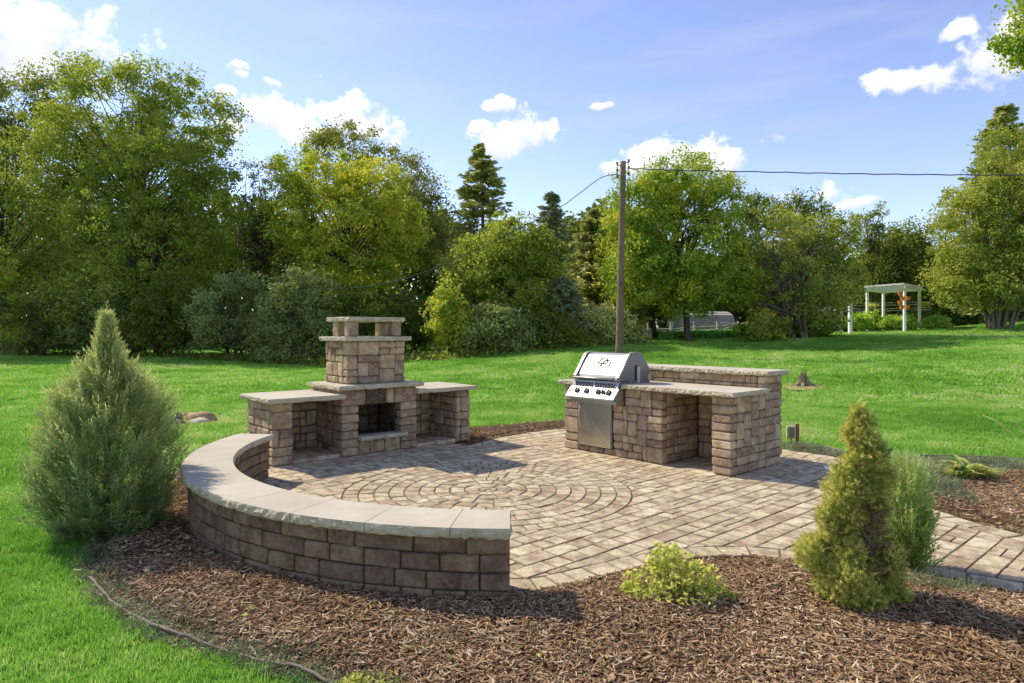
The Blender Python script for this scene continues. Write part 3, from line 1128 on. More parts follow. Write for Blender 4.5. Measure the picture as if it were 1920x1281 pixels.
# bedding sand under the pavers, triangulated as a grid inside the outline
lo, hi = PATIO.min(0), PATIO.max(0)
xs = np.arange(lo[0] - .1, hi[0] + .1, .06); ys = np.arange(lo[1] - .1, hi[1] + .1, .06)
X, Y2 = np.meshgrid(xs, ys); q = np.c_[X.ravel(), Y2.ravel()]
d = sdist(PATIO, q)
idx = np.arange(X.size).reshape(X.shape)
Fq = np.stack([idx[:-1, :-1], idx[:-1, 1:], idx[1:, 1:], idx[1:, :-1]], -1).reshape(-1, 4)
Fq = Fq[(d[Fq] > .012).all(1)]
used = np.unique(Fq); mp_ = np.full(X.size, -1); mp_[used] = np.arange(len(used))
base = link('joint_sand', mesh_np('joint_sand', np.c_[q, np.full(len(q), -.0085)][used], mp_[Fq], M['sand'], smooth=True), patio)
base['kind'] = 'stuff'

BW = .20   # border course width
pav = []   # (polygon, material)
PN = len(PATIO)
seg_a, seg_b = PATIO, np.roll(PATIO, -1, 0)


def clip_to_outline(poly, inset):
    c = np.mean(poly, 0)
    for a, b in zip(seg_a, seg_b):
        e = b - a; l = math.hypot(*e)
        if l < 1e-5: continue
        t = ((c - a) @ e) / l
        if t < -.25 or t > l + .25: continue
        nrm = np.array([e[1], -e[0]]) / l
        inset = BW if (a[0] + b[0]) / 2 > -.62 else .004
        if abs((c - a) @ nrm) > .7: continue
        tt = np.clip(t, 0, l)
        if np.hypot(*(c - a - e / l * tt)) > .55: continue
        if not (-.02 < t < l + .02): continue
        poly = clip_half(poly, a - nrm * inset, nrm)
        if len(poly) < 3: return []
    return poly


rp = random.Random(21)
cell = .084
ang = math.atan2(iu[1], iu[0])
ca, sa = math.cos(ang), math.sin(ang)
nx_, ny_ = 154, 130
tiles = []
for j in range(0, ny_, 2):
    i = rp.uniform(-2, 0)
    while i < nx_:
        w = rp.choice([1.6, 2.0, 2.0, 2.4, 3.0, 3.0, 3.6])
        if w < 3.3 and rp.random() < .2:
            tiles += [(i, j, w, 1), (i, j + 1, w, 1)]
        else: tiles.append((i, j, w, 2))
        i += w
org = np.array([-1.0, -1.2])
for (i, j, w, h) in tiles:
    lp = [(i * cell, j * cell), ((i + w) * cell, j * cell), ((i + w) * cell, (j + h) * cell), (i * cell, (j + h) * cell)]
    P = [np.array([org[0] + x * ca - y * sa, org[1] + x * sa + y * ca]) for x, y in lp]
    c = np.mean(P, 0)
    if c[1] < 3 or c[1] > 13: continue
    dc = sdist(PATIO, np.array([c]))[0]
    if dc < -.1: continue
    rr = c - RC; rl = math.hypot(*rr)
    if rl < RING_R - .12: continue
    if rl < RING_R + .3:
        nrm = -rr / rl
        P = clip_half(P, RC + rr / rl * (RING_R + .002), nrm)
        if len(P) < 3: continue
    # outline with border course
    if dc < .5:
        P = clip_to_outline(P, BW)
        if len(P) < 3: continue
        c2 = np.mean(P, 0)
        if sdist(PATIO, np.array([c2]))[0] < (BW * .8 if c2[0] > -.55 else .01): continue
    pav.append((P, 0))
# border course along the visible outline
per = []
for a, b in zip(seg_a, seg_b):
    l = math.hypot(*(b - a)); per.append(l)
# offset polyline inward with mitred normals
nrmv = []
for i in range(PN):
    e0 = PATIO[i] - PATIO[i - 1]; e1 = PATIO[(i + 1) % PN] - PATIO[i]
    n0 = np.array([-e0[1], e0[0]]) / max(math.hypot(*e0), 1e-6); n1 = np.array([-e1[1], e1[0]]) / max(math.hypot(*e1), 1e-6)
    v = n0 + n1; v /= max(math.hypot(*v), 1e-6)
    nrmv.append(v / max(v @ n0, .5))
for i in range(PN):
    a, b = PATIO[i], PATIO[(i + 1) % PN]
    ia, ib = a + nrmv[i] * BW, b + nrmv[(i + 1) % PN] * BW
    if (a[0] + b[0]) / 2 <= -.62: continue
    l = math.hypot(*(b - a))
    k = max(1, int(round(l / .27)))
    for j in range(k):
        t0, t1 = j / k, (j + 1) / k
        P = [a + (b - a) * t0, a + (b - a) * t1, ia + (ib - ia) * t1, ia + (ib - ia) * t0]
        if min(math.hypot(*(P[0] - P[1])), math.hypot(*(P[2] - P[3]))) < .03: continue
        pav.append((P, 0))
# rings
nring = 9; rw = (RING_R - .10) / (nring - .0)
cnt = 0
def sector(r0, r1, a0, a1):
    k = 2 if (a1 - a0) * r1 < .35 else 3
    P = [RC + r0 * np.array([math.cos(a), math.sin(a)]) for a in np.linspace(a1, a0, k)] if r0 > 0 else [RC]
    P += [RC + r1 * np.array([math.cos(a), math.sin(a)]) for a in np.linspace(a0, a1, k)]
    return P
for k in range(6): pav.append((sector(.0, .10, k * math.pi / 3, (k + 1) * math.pi / 3), 1))
for rg in range(nring):
    r0, r1 = .10 + rg * rw, .10 + (rg + 1) * rw
    n = max(8, int(round(2 * math.pi * (r0 + r1) / 2 / .165)))
    if rg >= 5: n = int(round(2 * math.pi * (r0 + r1) / 2 / .145))
    ph = rp.uniform(0, 6.28)
    cuts = np.cumsum([rp.uniform(.75, 1.25) for _ in range(n)]); cuts = cuts / cuts[-1] * 2 * math.pi
    cuts = np.r_[0, cuts]
    for a0, a1 in zip(cuts[:-1], cuts[1:]):
        pav.append((sector(r0, r1, a0 + ph, a1 + ph), 1))


def paver_geo(P, rr):
    P = [np.array(p) for p in P]
    if area2(np.array(P)) < 0: P = P[::-1]
    o = inset_poly(P, .0036)
    if len(o) < 3: return None
    i_ = inset_poly(o, .005)
    if len(i_) < 3 or abs(area2(np.array(i_))) < .0012: return None
    o = np.array(o)
    cen = o.mean(0)
    # inner ring built from the outer one so that counts match
    k = len(o)
    inn = []
    for j in range(k):
        v = cen - o[j]; l = math.hypot(*v)
        inn.append(o[j] + v / max(l, 1e-6) * min(.010, l * .3))
    dz = rp.uniform(-.003, .002); tx, ty = rp.gauss(0, .008), rp.gauss(0, .008)
    V = [(p[0], p[1], -.05) for p in o] + [(p[0] + rp.gauss(0, .0008), p[1] + rp.gauss(0, .0008), -.0048 + dz) for p in o] + [(p[0], p[1], dz + (p[0] - cen[0]) * tx + (p[1] - cen[1]) * ty) for p in inn]
    Fc = []
    for a, b in ((0, k), (k, 2 * k)):
        for j in range(k):
            j2 = (j + 1) % k
            Fc.append((a + j, a + j2, b + j2, b + j))
    Fc.append(tuple(range(2 * k, 3 * k)))
    return np.array(V), Fc, cen, [1] * (2 * k) + [0]


items = []
for P, mt in pav:
    rr = rp.random()
    g = paver_geo(P, rr)
    if g is None: continue
    V, Fc, cen, mi_ = g
    a = abs(area2(np.array(V[-len(V) // 3:])[:, :2])) / 2
    px = 960 + F * cen[0] / cen[1]; py = HOR + F * EYE / cen[1]
    vis = (0 < px < 1920) and (py < 1281)
    # the seat wall hides what lies behind it
    rwc = math.hypot(cen[0] - WC[0], cen[1] - WC[1])
    if rwc > R_IN - .02 and cen[0] < -.03 and cen[1] < 7.3: vis = False
    if cen[0] < 0.0 and cen[1] < 5.0: vis = False
    items.append((a / cen[1] ** 3 if vis else 0, V, Fc, cen, rr, mt, mi_))
items.sort(key=lambda t: -t[0])
rest = [MB(), MB()]
for k, (s, V, Fc, cen, rr, mt, mi_) in enumerate(items):
    if k < 300:
        me = mesh_np('paver', V - np.array([cen[0], cen[1], 0]), Fc, [M['paver_ring' if mt else 'paver'], M['paver_edge']], {'rnd': np.full(len(V), rr)}, midx=mi_)
        link('paver', me, patio, (cen[0], cen[1], 0))
    else:
        rest[mt].add(V, Fc, rr); rest[mt].m[-len(mi_):] = mi_
for mb, mt, nm in ((rest[0], 'paver', 'field_pavers'), (rest[1], 'paver_ring', 'ring_pavers')):
    o = link(nm, mesh_np(nm, mb.v, mb.f, [M[mt], M['paver_edge']], {'rnd': mb.a}, midx=mb.m), patio); o['kind'] = 'stuff'

# ------------------------------------------------------------------ curved seat wall
seat = empty('seat_wall', (WC[0], WC[1], 0), 0, 'curved low stone seat wall with pale limestone cap slabs', 'seat wall')
A0 = R(270.2); A1 = R(171.0)           # from the open end by the camera axis, clockwise to the fireplace end
SZ0, CAPZ, TOPZ = -.032, .40, .46
course = (CAPZ - SZ0) / 4
rs = random.Random(5)
ro, ri = R_OUT - .045, R_IN + .035


def ring_block(r0, r1, a0, a1, z0, z1, rnd, nm='block'):
    # rounded block bent to the wall: 3 columns on the face
    g = .0035
    am = (a0 + a1) / 2; rm = (r0 + r1) / 2
    L_ = abs(a1 - a0) * rm - 2 * g
    k = 4
    c = .011
    V = []
    for j in range(k):
        t = j / (k - 1)
        a = a0 + (a1 - a0) * t
        sh = (g if j == 0 else -g if j == k - 1 else 0) / rm * (1 if a1 > a0 else -1)
        a += sh
        e = 1 if j in (0, k - 1) else 0
        if j == 1: a = a0 + (g + c) / rm * (1 if a1 > a0 else -1)
        if j == k - 2: a = a1 - (g + c) / rm * (1 if a1 > a0 else -1)
        ins = c if e else 0
        prof = [(r0 + ins, z0 + g + c * .8), (r0 + ins + (0 if e else c), z0 + g + (c * .8 if e else 0)), (r1 - ins - (0 if e else c), z0 + g + (c * .8 if e else 0)), (r1 - ins, z0 + g + c * .8),
                (r1 - ins, z1 - g - c * .8), (r1 - ins - (0 if e else c), z1 - g - (c * .8 if e else 0)), (r0 + ins + (0 if e else c), z1 - g - (c * .8 if e else 0)), (r0 + ins, z1 - g - c * .8)]
        for rr_, z in prof:
            rr_ += rs.gauss(0, .0022); z += rs.gauss(0, .0018)
            V.append((rr_ * math.cos(a), rr_ * math.sin(a), z))
    Fc = [tuple(range(8)), tuple(reversed(range((k - 1) * 8, k * 8)))]
    for j in range(k - 1):
        for i in range(8):
            Fc.append((j * 8 + i, (j + 1) * 8 + i, (j + 1) * 8 + (i + 1) % 8, j * 8 + (i + 1) % 8))
    V = np.array(V); cc = V.mean(0)
    mb = MB().add(V - cc, Fc, rnd)
    return link(nm, mb.mesh(nm, M['stone_seat']), seat, tuple(cc))


for ci in range(4):
    z0, z1 = SZ0 + ci * course, SZ0 + (ci + 1) * course
    for (ra, rb, side) in ((ro - .17, ro, 'o'), (ri, ri + .14, 'i')):
        a = A0
        rm = rb if side == 'o' else ra
        first = True
        while a > A1 + .02:
            l = rs.choice([.20, .24, .32, .32, .38])
            if first: l = rs.choice([.18, .26, .34]); first = False
            b = max(A1, a - l / rm)
            if (b - A1) * rm < .09: b = A1
            off = rs.uniform(-.003, .004)
            ring_block(ra + (off if side == 'o' else -off), rb + (off if side == 'o' else -off), b, a, z0, z1, rs.random())
            a = b
core = MB()
na = 60
V = []
for j in range(na + 1):
    a = A0 - .012 + (A1 - A0 + .024) * j / na
    for r0 in (ri + .03, ro - .03):
        for z in (SZ0, CAPZ - .01): V.append((r0 * math.cos(a), r0 * math.sin(a), z))
Fc = [(0, 1, 3, 2), (na * 4, na * 4 + 2, na * 4 + 3, na * 4 + 1)]
for j in range(na):
    b = j * 4
    for (p, q_) in ((0, 1), (1, 3), (3, 2), (2, 0)): Fc.append((b + p, b + q_, b + 4 + q_, b + 4 + p))
core.add(V, Fc); core.obj('mortar_core', M['core'], seat)
# cap slabs
def ang_of(px, py):
    Y = (EYE - TOPZ) * F / (py - HOR); x = (px - 960) / F * Y
    return math.atan2(Y - WC[1], x - WC[0])
cuts = [A0 + .0] + [ang_of(*p) % (2 * math.pi) for p in ((841.9, 992.5), (681.8, 980.8), (546, 961.7), (443.4, 941.1), (379.7, 914.6))]
for a_ in (201.5, 190.5, 180.5): cuts.append(R(a_))
cuts.append(A1 - .01)
for k in range(len(cuts) - 1):
    a0, a1 = cuts[k + 1] + .0008, cuts[k] - .0008
    m = max(2, int((a1 - a0) * R_OUT / .12))
    P = []; rgh = []
    for a in np.linspace(a0, a1, m + 1): P.append((R_OUT * math.cos(a), R_OUT * math.sin(a)))
    rgh += [True] * m + [k == 0]
    for a in np.linspace(a1, a0, m + 1): P.append((R_IN * math.cos(a), R_IN * math.sin(a)))
    rgh += [True] * m + [k == len(cuts) - 2]
    slab(seat, P, CAPZ + .001, TOPZ, rgh, 'cap_slab', .011, rnd=rs.random(), seed=k)

# ------------------------------------------------------------------ fireplace
fire = empty('stone_fireplace', (fire_o[0], fire_o[1], 0), math.atan2(fu[1], fu[0]), 'outdoor stone fireplace with stepped chimney and two side tables', 'fireplace')
FW = 2.9; CL, CR_ = .88, 1.99; LC, RC0 = .25, 2.66; FD = .85; TT, TB = .80, .743; MT, MBz = .905, .845
T = .11
rf = random.Random(11)
kw = dict(r=rf)


def column(parent, x0, x1, y0, y1, z0, z1, T=.11, faces='flrb', **k):
    inner = k.pop('inner_into', None)
    if 'f' in faces: clad(parent, (x0, y0), (x1, y0), z0, z1, T, **k)
    if 'l' in faces: clad(parent, (x0, y1), (x0, y0 + T), z0, z1, T, **k)
    if 'r' in faces: clad(parent, (x1, y0 + T), (x1, y1), z0, z1, T, **k)
    if 'b' in faces: clad(parent, (x1 - T, y1), (x0 + T, y1), z0, z1, T, **k)
    MB().box(x0 + .02, x1 - .02, y0 + .02, y1 - .02, z0, z1 - .004).obj('mortar_core', M['core'], parent)


# side piers, one stone thick across
back_mb = MB()
column(fire, 0, LC, 0, FD, 0, TB, T=.118, faces='flr', **kw)
column(fire, RC0, FW, 0, FD, 0, TB, T=.113, faces='flr', **kw)
# rear walls of the two bays, visible from inside
clad(fire, (LC, FD - .14), (CL, FD - .14), 0.04, TB, .1, r=rf)
clad(fire, (CR_, FD - .14), (RC0, FD - .14), 0.04, TB, .1, r=rf)
MB().box(LC, CL, FD - .13, FD - .03, 0, TB - .003).obj('mortar_core', M['core'], fire)
MB().box(CR_, RC0, FD - .13, FD - .03, 0, TB - .003).obj('mortar_core', M['core'], fire)
clad(None, (FW, FD), (0, FD), 0, TB, .1, into=back_mb, r=rf)
# centre block with the firebox
OX0, OX1, OZ0, OZ1 = CL + .245, CR_ - .25, .20, .64
clad(fire, (CL, 0), (OX0, 0), 0, OZ1, .16, shapes=[(2, 1, 2), (3, 1, 2), (2, 2, 2), (4, 1, 1), (4, 2, 1.3)], **kw)
clad(fire, (OX1, 0), (CR_, 0), 0, OZ1, .16, shapes=[(2, 1, 2), (3, 1, 2), (2, 2, 2), (4, 1, 1), (4, 2, 1.3)], **kw)
clad(fire, (OX0, .02), (OX1, .02), 0, .18, .14, shapes=[(3, 2, 2), (4, 2, 2), (2, 2, 1)], course=.09, **kw)
xx = CL
for w in (.345, .30, .115, .35):
    add_block(fire, xx + w / 2, .08, (OZ1 + MBz) / 2, w - .006, .16, MBz - OZ1 - .005, mat='stone_soot' if .2 < w < .31 else 'stone', rnd=.55 + .3 * rf.random()); xx += w
clad(fire, (CL, FD), (CL, .16), 0, MBz, .12, **kw)
clad(fire, (CR_, .16), (CR_, FD), 0, MBz, .12, **kw)
clad(fire, (OX0 - .01, .62), (OX1 + .01, .62), .2, OZ1, .08, mat='stone_soot', **kw)
clad(fire, (OX0, .17), (OX0, .62), .2, OZ1, .06, mat='stone_soot', **kw)
clad(fire, (OX1, .62), (OX1, .17), .2, OZ1, .06, mat='stone_soot', **kw)
MB().box(OX0 - .001, OX1 + .001, .16, .70, .02, .205).obj('firebox_floor', M['stone_soot'], fire)
MB().box(CL + .13, OX0 - .062, .17, .72, 0, MBz - .004).box(OX1 + .062, CR_ - .13, .17, .72, 0, MBz - .004).box(OX0 - .061, OX1 + .061, .17, .72, OZ1 + .004, MBz - .004).box(CL + .1, CR_ - .1, .72, FD - .02, 0, MBz - .005).obj('mortar_core', M['core'], fire)
slab(fire, rect(OX0 + .004, OX1 + .07, -.055, .158), .185, .238, [True, True, False, True], 'hearth_slab', .012, rnd=.3, seed=31)
# raised bay floors
for x0, x1 in ((LC + .004, CL - .004), (CR_ + .004, RC0 - .004)):
    MBf = MB()
    w = (x1 - x0) / 2
    for i in range(2):
        for j in range(2):
            add_block(fire, x0 + w * (i + .5), .18 + .34 * j - .0, .022, w - .005, .335, .05, name='floor_paver', mat='paver', ch=.008)
# slabs
slab(fire, rect(-.07, CL + .02, -.07, FD + .05), TB + .002, TT, [True, False, True, True], 'table_slab', .009, rnd=.4, seed=32)
slab(fire, rect(CR_ - .02, FW + .07, -.07, FD + .05), TB + .002, TT, [True, True, True, False], 'table_slab', .009, rnd=.6, seed=33)
for x0, x1, s_, fl in ((CL - .06, (CL + CR_) / 2 + .03, 34, [True, False, True, True]), ((CL + CR_) / 2 + .033, CR_ + .06, 35, [True, True, True, False])):
    slab(fire, rect(x0, x1, -.08, FD + .04), MBz + .002, MT, fl, 'mantel_slab', .012, rnd=rf.random(), seed=s_)
# chimney block
KX0, KX1, KY0, KY1, KZ0, KZ1 = CL + .125, CR_ - .125, .10, .74, MT, 1.462
clad(fire, (KX0, KY0), (KX1, KY0), KZ0 + .002, KZ1, .13, course=.093, shapes=[(2, 1, 2), (3, 1, 3), (2, 2, 2), (4, 1, 1.2), (4, 2, .6), (3, 2, 1.2), (1, 2, .6)], **kw)
clad(fire, (KX0, KY1), (KX0, KY0 + .13), KZ0 + .002, KZ1, .13, course=.093, **kw)
clad(fire, (KX1, KY0 + .13), (KX1, KY1), KZ0 + .002, KZ1, .13, course=.093, **kw)
clad(None, (KX1 - .13, KY1), (KX0 + .13, KY1), KZ0 + .002, KZ1, .12, course=.093, into=back_mb, r=rf)
MB().box(KX0 + .02, KX1 - .02, KY0 + .02, KY1 - .02, KZ0 + .002, KZ1 - .004).obj('mortar_core', M['core'], fire)
slab(fire, rect(KX0 - .06, KX1 + .06, KY0 - .07, KY1 + .06), KZ1 + .002, KZ1 + .058, [True] * 4, 'chimney_slab', .011, rnd=.5, seed=36)
PZ0, PZ1 = KZ1 + .060, KZ1 + .255
for px_ in (KX0 + .110, KX1 - .110):
    for py_ in (KY0 + .10, KY1 - .20):
        add_block(fire, px_, py_, (PZ0 + PZ1) / 2, .135, .145, PZ1 - PZ0, ch=.01, name='post_block', rnd=rf.random())
slab(fire, rect(KX0 + .02, KX1 - .02, KY0 - .01, KY1 - .0), PZ1 + .002, PZ1 + .062, [True] * 4, 'chimney_cap', .011, rnd=.55, seed=37)
o = link('rear_blocks', mesh_np('rear_blocks', back_mb.v, back_mb.f, M['stone'], {'rnd': back_mb.a}), fire); o['kind'] = 'stuff'

# ------------------------------------------------------------------ grill island
il = isl_o + iv * 2.52
isl = empty('grill_island', (il[0], il[1], 0), math.atan2(-iv[1], -iv[0]), 'L shaped stone grill island with limestone counter and raised back bar', 'grill island')
IW, ID, BY = 2.52, 1.17, .76
CT, CB = .925, .870; BT, BB = 1.125, 1.072
DX0, DX1, DZ0, DZ1 = .285, .835, .085, .70
ri_ = random.Random(33)
kw = dict(r=ri_)
# front of the main body, leaving the cabinet door and grill opening
GX0, GX1 = .245, 1.035
clad(isl, (0, 0), (DX0 - .015, 0), 0, CB, .12, course=.109, shapes=[(3, 1, 3), (3, 2, .8), (2, 1, 1)], **kw)
clad(isl, (DX1 + .02, 0), (1.61, 0), 0, .66, .12, course=.094, **kw)
clad(isl, (GX1 + .012, 0), (1.61, 0), .66, CB, .12, course=.105, **kw)
clad(isl, (DX0 - .015, .01), (DX1 + .02, .01), 0, .08, .12, course=.08, shapes=[(3, 1, 1), (2, 1, 1)], **kw)
clad(isl, (1.61, .12), (1.61, BY), 0, CB, .12, course=.097, **kw)
clad(isl, (1.61, BY), (2.27, BY), 0, CB, .1, course=.097, **kw)
clad(isl, (2.27, BY), (2.27, .13), 0, CB, .11, course=.097, **kw)
clad(isl, (2.27, 0), (2.52, 0), 0, CB, .13, course=.0967, cell=.125, shapes=[(2, 1, 5), (1, 1, .5), (1, 2, .3)], **kw)
clad(isl, (2.52, .13), (2.52, BY), 0, CB, .11, course=.0967, shapes=[(2, 1, 2), (3, 1, 2), (2, 2, 1), (1, 1, .5)], **kw)
clad(isl, (2.52, BY), (2.52, ID), 0, BB, .11, course=.0967, shapes=[(2, 1, 1), (5, 1, 1), (3, 1, 1.5), (2, 2, .7)], **kw)
clad(isl, (0, ID), (0, BY), 0, BB, .11, course=.0967, **kw)
clad(isl, (0, BY), (0, .12), 0, CB, .11, course=.0967, **kw)
# back bar front above counter
clad(isl, (0, BY), (IW - .112, BY), CT, CT + .048, .11, course=.048, shapes=[(3, 1, 1), (4, 1, 1)], **kw)
clad(isl, (0, BY), (IW - .112, BY), CT + .048, BB, .11, course=.099, shapes=[(3, 1, 3), (4, 1, 1)], **kw)
bk = MB()
clad(None, (IW - .112, ID), (.112, ID), 0, BB, .1, into=bk, course=.0967, r=ri_)
o = link('rear_blocks', mesh_np('rear_blocks', bk.v, bk.f, M['stone'], {'rnd': bk.a}), isl); o['kind'] = 'stuff'
MB().box(.02, 1.48, .13, .24, 0, .60).box(.03, DX0 - .03, .02, BY, 0, CB - .004).box(DX1 + .04, 1.59, .02, BY - .003, 0, .655).box(1.06, 1.59, .02, BY - .003, .656, CB - .004).box(.02, IW - .02, BY + .02, ID - .02, 0, BB - .004).box(2.29, IW - .02, .02, BY + .02, 0, CB - .005).obj('mortar_core', M['core'], isl)
# counter slabs (split round the grill) and bar cap
slab(isl, rect(-.05, GX0 - .003, -.055, BY - .004), CB + .002, CT, [True, False, False, True], 'counter_slab', .012, rnd=.4, seed=41)
slab(isl, rect(GX0 - .001, GX1 + .0, .56, BY - .004), CB + .002, CT, [False] * 4, 'counter_slab', .01, rnd=.4, seed=42)
slab(isl, rect(GX1 + .003, 1.30, -.055, BY - .004), CB + .002, CT, [True, False, False, False], 'counter_slab', .013, rnd=.7, seed=43)
slab(isl, rect(1.303, IW + .045, -.055, BY - .004), CB + .002, CT, [True, True, False, False], 'counter_slab', .013, rnd=.55, seed=44)
for k, (x0, x1) in enumerate(((-.05, .85), (.853, 1.62), (1.623, IW + .05))):
    slab(isl, rect(x0, x1, BY - .05, ID + .05), BB + .002, BT, [True, k == 2, True, k == 0], 'bar_cap_slab', .013, rnd=.3 + .2 * k, seed=45 + k)
# cabinet door
o = MB().box(DX0, DX1, -.022, .012, DZ0, DZ1).obj('access_door', M['steel_door'], isl, bevel=.006)
h_ = MB(); pts = []
for t in np.linspace(0, 1, 12):
    pts.append((DX0 + .055, -.03 - .045 * math.sin(math.pi * t) ** .7, DZ0 + .22 + .33 * t))
h_.tube(pts, .0085, 8); h_.tube([(DX0 + .055, -.02, DZ0 + .22), (DX0 + .055, -.034, DZ0 + .22)], .011).tube([(DX0 + .055, -.02, DZ0 + .55), (DX0 + .055, -.034, DZ0 + .55)], .011)
h_.obj('handle', M['steel_panel'], o, smooth=True)
MB().box(DX0 - .014, DX0 - .002, -.012, .01, DZ0 - .012, DZ1 + .01).box(DX1 + .002, DX1 + .018, -.012, .01, DZ0 - .012, DZ1 + .01).box(DX0 - .014, DX1 + .018, -.011, .01, DZ1 + .002, DZ1 + .014).obj('door_frame', M['grey_cast'], isl)

# ------------------------------------------------------------------ gas grill
gl = np.array([il[0], il[1]]) - iv * 0
gr = empty('gas_grill', (0, 0, 0), 0, 'stainless steel built-in gas grill with closed hood and five knobs', 'grill')
gr.location = isl.location; gr.rotation_euler = isl.rotation_euler
cx0, cx1 = GX0, GX1
# firebox body below the hood
MB().box(cx0 + .008, cx1 - .008, -.02, .55, .60 + .06, .955).obj('grill_body', M['grey_cast'], gr)
# hood: curved lid between two side castings
prof = [(-.055, .995), (-.045, 1.03), (.02, 1.12), (.09, 1.215), (.145, 1.278), (.19, 1.30), (.27, 1.305), (.345, 1.295), (.39, 1.265), (.45, 1.19), (.50, 1.12), (.515, 1.06), (.515, .962), (-.055, .962)]
hood = MB().prism(prof, cx0 + .045, cx1 - .045, 'x')
hd = hood.obj('hood', M['steel'], gr, smooth=False, bevel=.004)
sp = [(-.085, .962), (-.085, 1.005), (-.06, 1.04), (.01, 1.125), (.075, 1.222), (.13, 1.292), (.18, 1.315), (.27, 1.32), (.36, 1.308), (.41, 1.27), (.47, 1.19), (.515, 1.13), (.53, 1.06), (.53, .962)]
for x0, x1 in ((cx0, cx0 + .05), (cx1 - .05, cx1)):
    MB().prism(sp, x0, x1, 'x').obj('hood_side', M['grey_cast'], gr, bevel=.006)
# bright rim that frames the lid on both sides
for x0, x1 in ((cx0 + .014, cx0 + .056), (cx1 - .056, cx1 - .014)):
    rim = MB()
    up = sp[1:9]
    P = [(y - .004, z + .003) for y, z in up]; Q = [(y + .02, z - .02) for y, z in reversed(up)]
    rim.prism(P + Q, x0, x1, 'x'); rim.obj('hood_rim', M['rim_steel'], gr)
# vent channel, bracket on the right flank
MB().box(cx1 - .002, cx1 + .006, .225, .285, .965, 1.155).obj('spit_slot', M['dark'], gr)
MB().box(cx1 + .004, cx1 + .014, .262, .318, .93, 1.14).obj('spit_bracket', M['tan_plate'], gr, bevel=.003)
MB().box(cx1 - .02, cx1 + .012, .50, .545, .955, 1.03).obj('side_tab', M['tan_plate'], gr, bevel=.003)
MB().box(cx0 + .0, cx1 - .0, .10, .54, .925, .962).obj('hood_base', M['grey_cast'], gr, bevel=.004)
# front rail
fr = MB().tube([(cx0 + .01, -.105, .985), (cx1 - .09, -.105, .985)], .0125, 10).box(cx0 + .01, cx1 - .08, -.10, -.055, .973, .983)
fr.obj('lid_handle', M['steel'], gr, smooth=True)
MB().box(cx0 - .002, cx0 + .03, -.115, -.05, .965, 1.01).box(cx1 - .095, cx1 - .005, -.10, -.04, .955, 1.008).obj('handle_bracket', M['grey_cast'], gr, bevel=.005)
MB().tube([(cx1 - .03, -.105, .962), (cx1 - .03, -.105, 1.003)], .011, 10).obj('corner_pin', M['steel_panel'], gr, smooth=True)
# slotted vent panel
vp = MB().prism([(-.075, .955), (-.105, .86), (-.075, .85), (-.03, .85), (-.03, .955)], cx0 + .01, cx1 - .012, 'x')
vp_o = vp.obj('vent_panel', M['steel'], gr, bevel=.003)
for k in range(26):
    if k in (12,): continue
    x = cx0 + .055 + k * .0262
    s0 = Vector((x, -.0855, .93)); s1 = Vector((x + .018, -.1045, .872))
    if x + .02 > cx1 - .03: break
    MB().beam(s0, s1, .0095, .010).obj('vent_slot', M['dark'], vp_o)
# sloping control panel
cpn = [(-.10, .872), (-.215, .745), (-.215, .722), (-.19, .712), (-.02, .712), (-.02, .872)]
cp_o = MB().prism(cpn, cx0 - .012, cx1 + .008, 'x').obj('control_panel', M['steel_panel'], gr, bevel=.004)
MB().box(cx0 + .02, cx1 + .012, -.165, -.01, .672, .711).obj('drip_tray_front', M['steel_door'], gr, bevel=.003)
nrm_p = Vector((0, -(.872 - .745), .115)).normalized()     # outward normal of the sloping face
up_p = Vector((0, .115, .127)).normalized()
mid = Vector((0, -.1575, .8085))
for (fx, rk) in ((.17, .030), (.38, .030), (.63, .029), (.735, .021), (.845, .031)):
    x = cx0 + fx * (cx1 - cx0); rk *= 1.2
    c = Vector((x, mid.y, mid.z)) + up_p * .012
    kb = MB().lathe([(rk * 1.22, 0), (rk * 1.22, .005), (rk, .007), (rk * .93, .024), (rk * .8, .028)], 18)
    kb.box(-rk * .16, rk * .16, -rk * .9, rk * .9, .028, .040)
    ko = kb.obj('knob', M['chrome'], cp_o, bevel=0)
    ko.location = c; ko.rotation_euler = nrm_p.to_track_quat('Z', 'Y').to_euler()
ib = MB().lathe([(.014, 0), (.014, .006), (.010, .010)], 12).obj('igniter_button', M['rust'], cp_o)
ib.location = Vector((cx0 + .035, mid.y, mid.z)) - up_p * .012; ib.rotation_euler = nrm_p.to_track_quat('Z', 'Y').to_euler()
# round temperature gauge on the hood with a flat foot, and the small peaked badge
hn = Vector((0, -(1.278 - 1.03), .19)).normalized(); hu = Vector((0, .19, .248)).normalized()
hc = Vector(((cx0 + cx1) / 2 + .03, .065, 1.185))
pts = []
for a in np.radians(np.arange(-35, 181, 12)): pts.append((math.cos(a) * .062, math.sin(a) * .056, .012))
gg = MB().tube(pts + [(-.088, -.034, .012), (.034, -.036, .012), pts[0]], .009, 6)
go = gg.obj('temperature_gauge', M['dark_bezel'], gr); go.location = hc + hn * .012; go.rotation_euler = (Matrix(((1, 0, 0), (0, hu.y, hn.y), (0, hu.z, hn.z))).to_euler())
bd = MB().tube([(-.036, -.008, 0), (-.015, .003, 0), (.0, .017, 0), (.012, .004, 0), (.036, -.008, 0)], .0018, 5).tube([(-.036, -.011, 0), (.036, -.011, 0)], .0022, 5)
bo = bd.obj('peak_badge', M['dark_bezel'], gr); bo.location = Vector((cx0 + .135, .006, 1.105)) + hn * .008; bo.rotation_euler = go.rotation_euler

# ------------------------------------------------------------------ vegetation generators


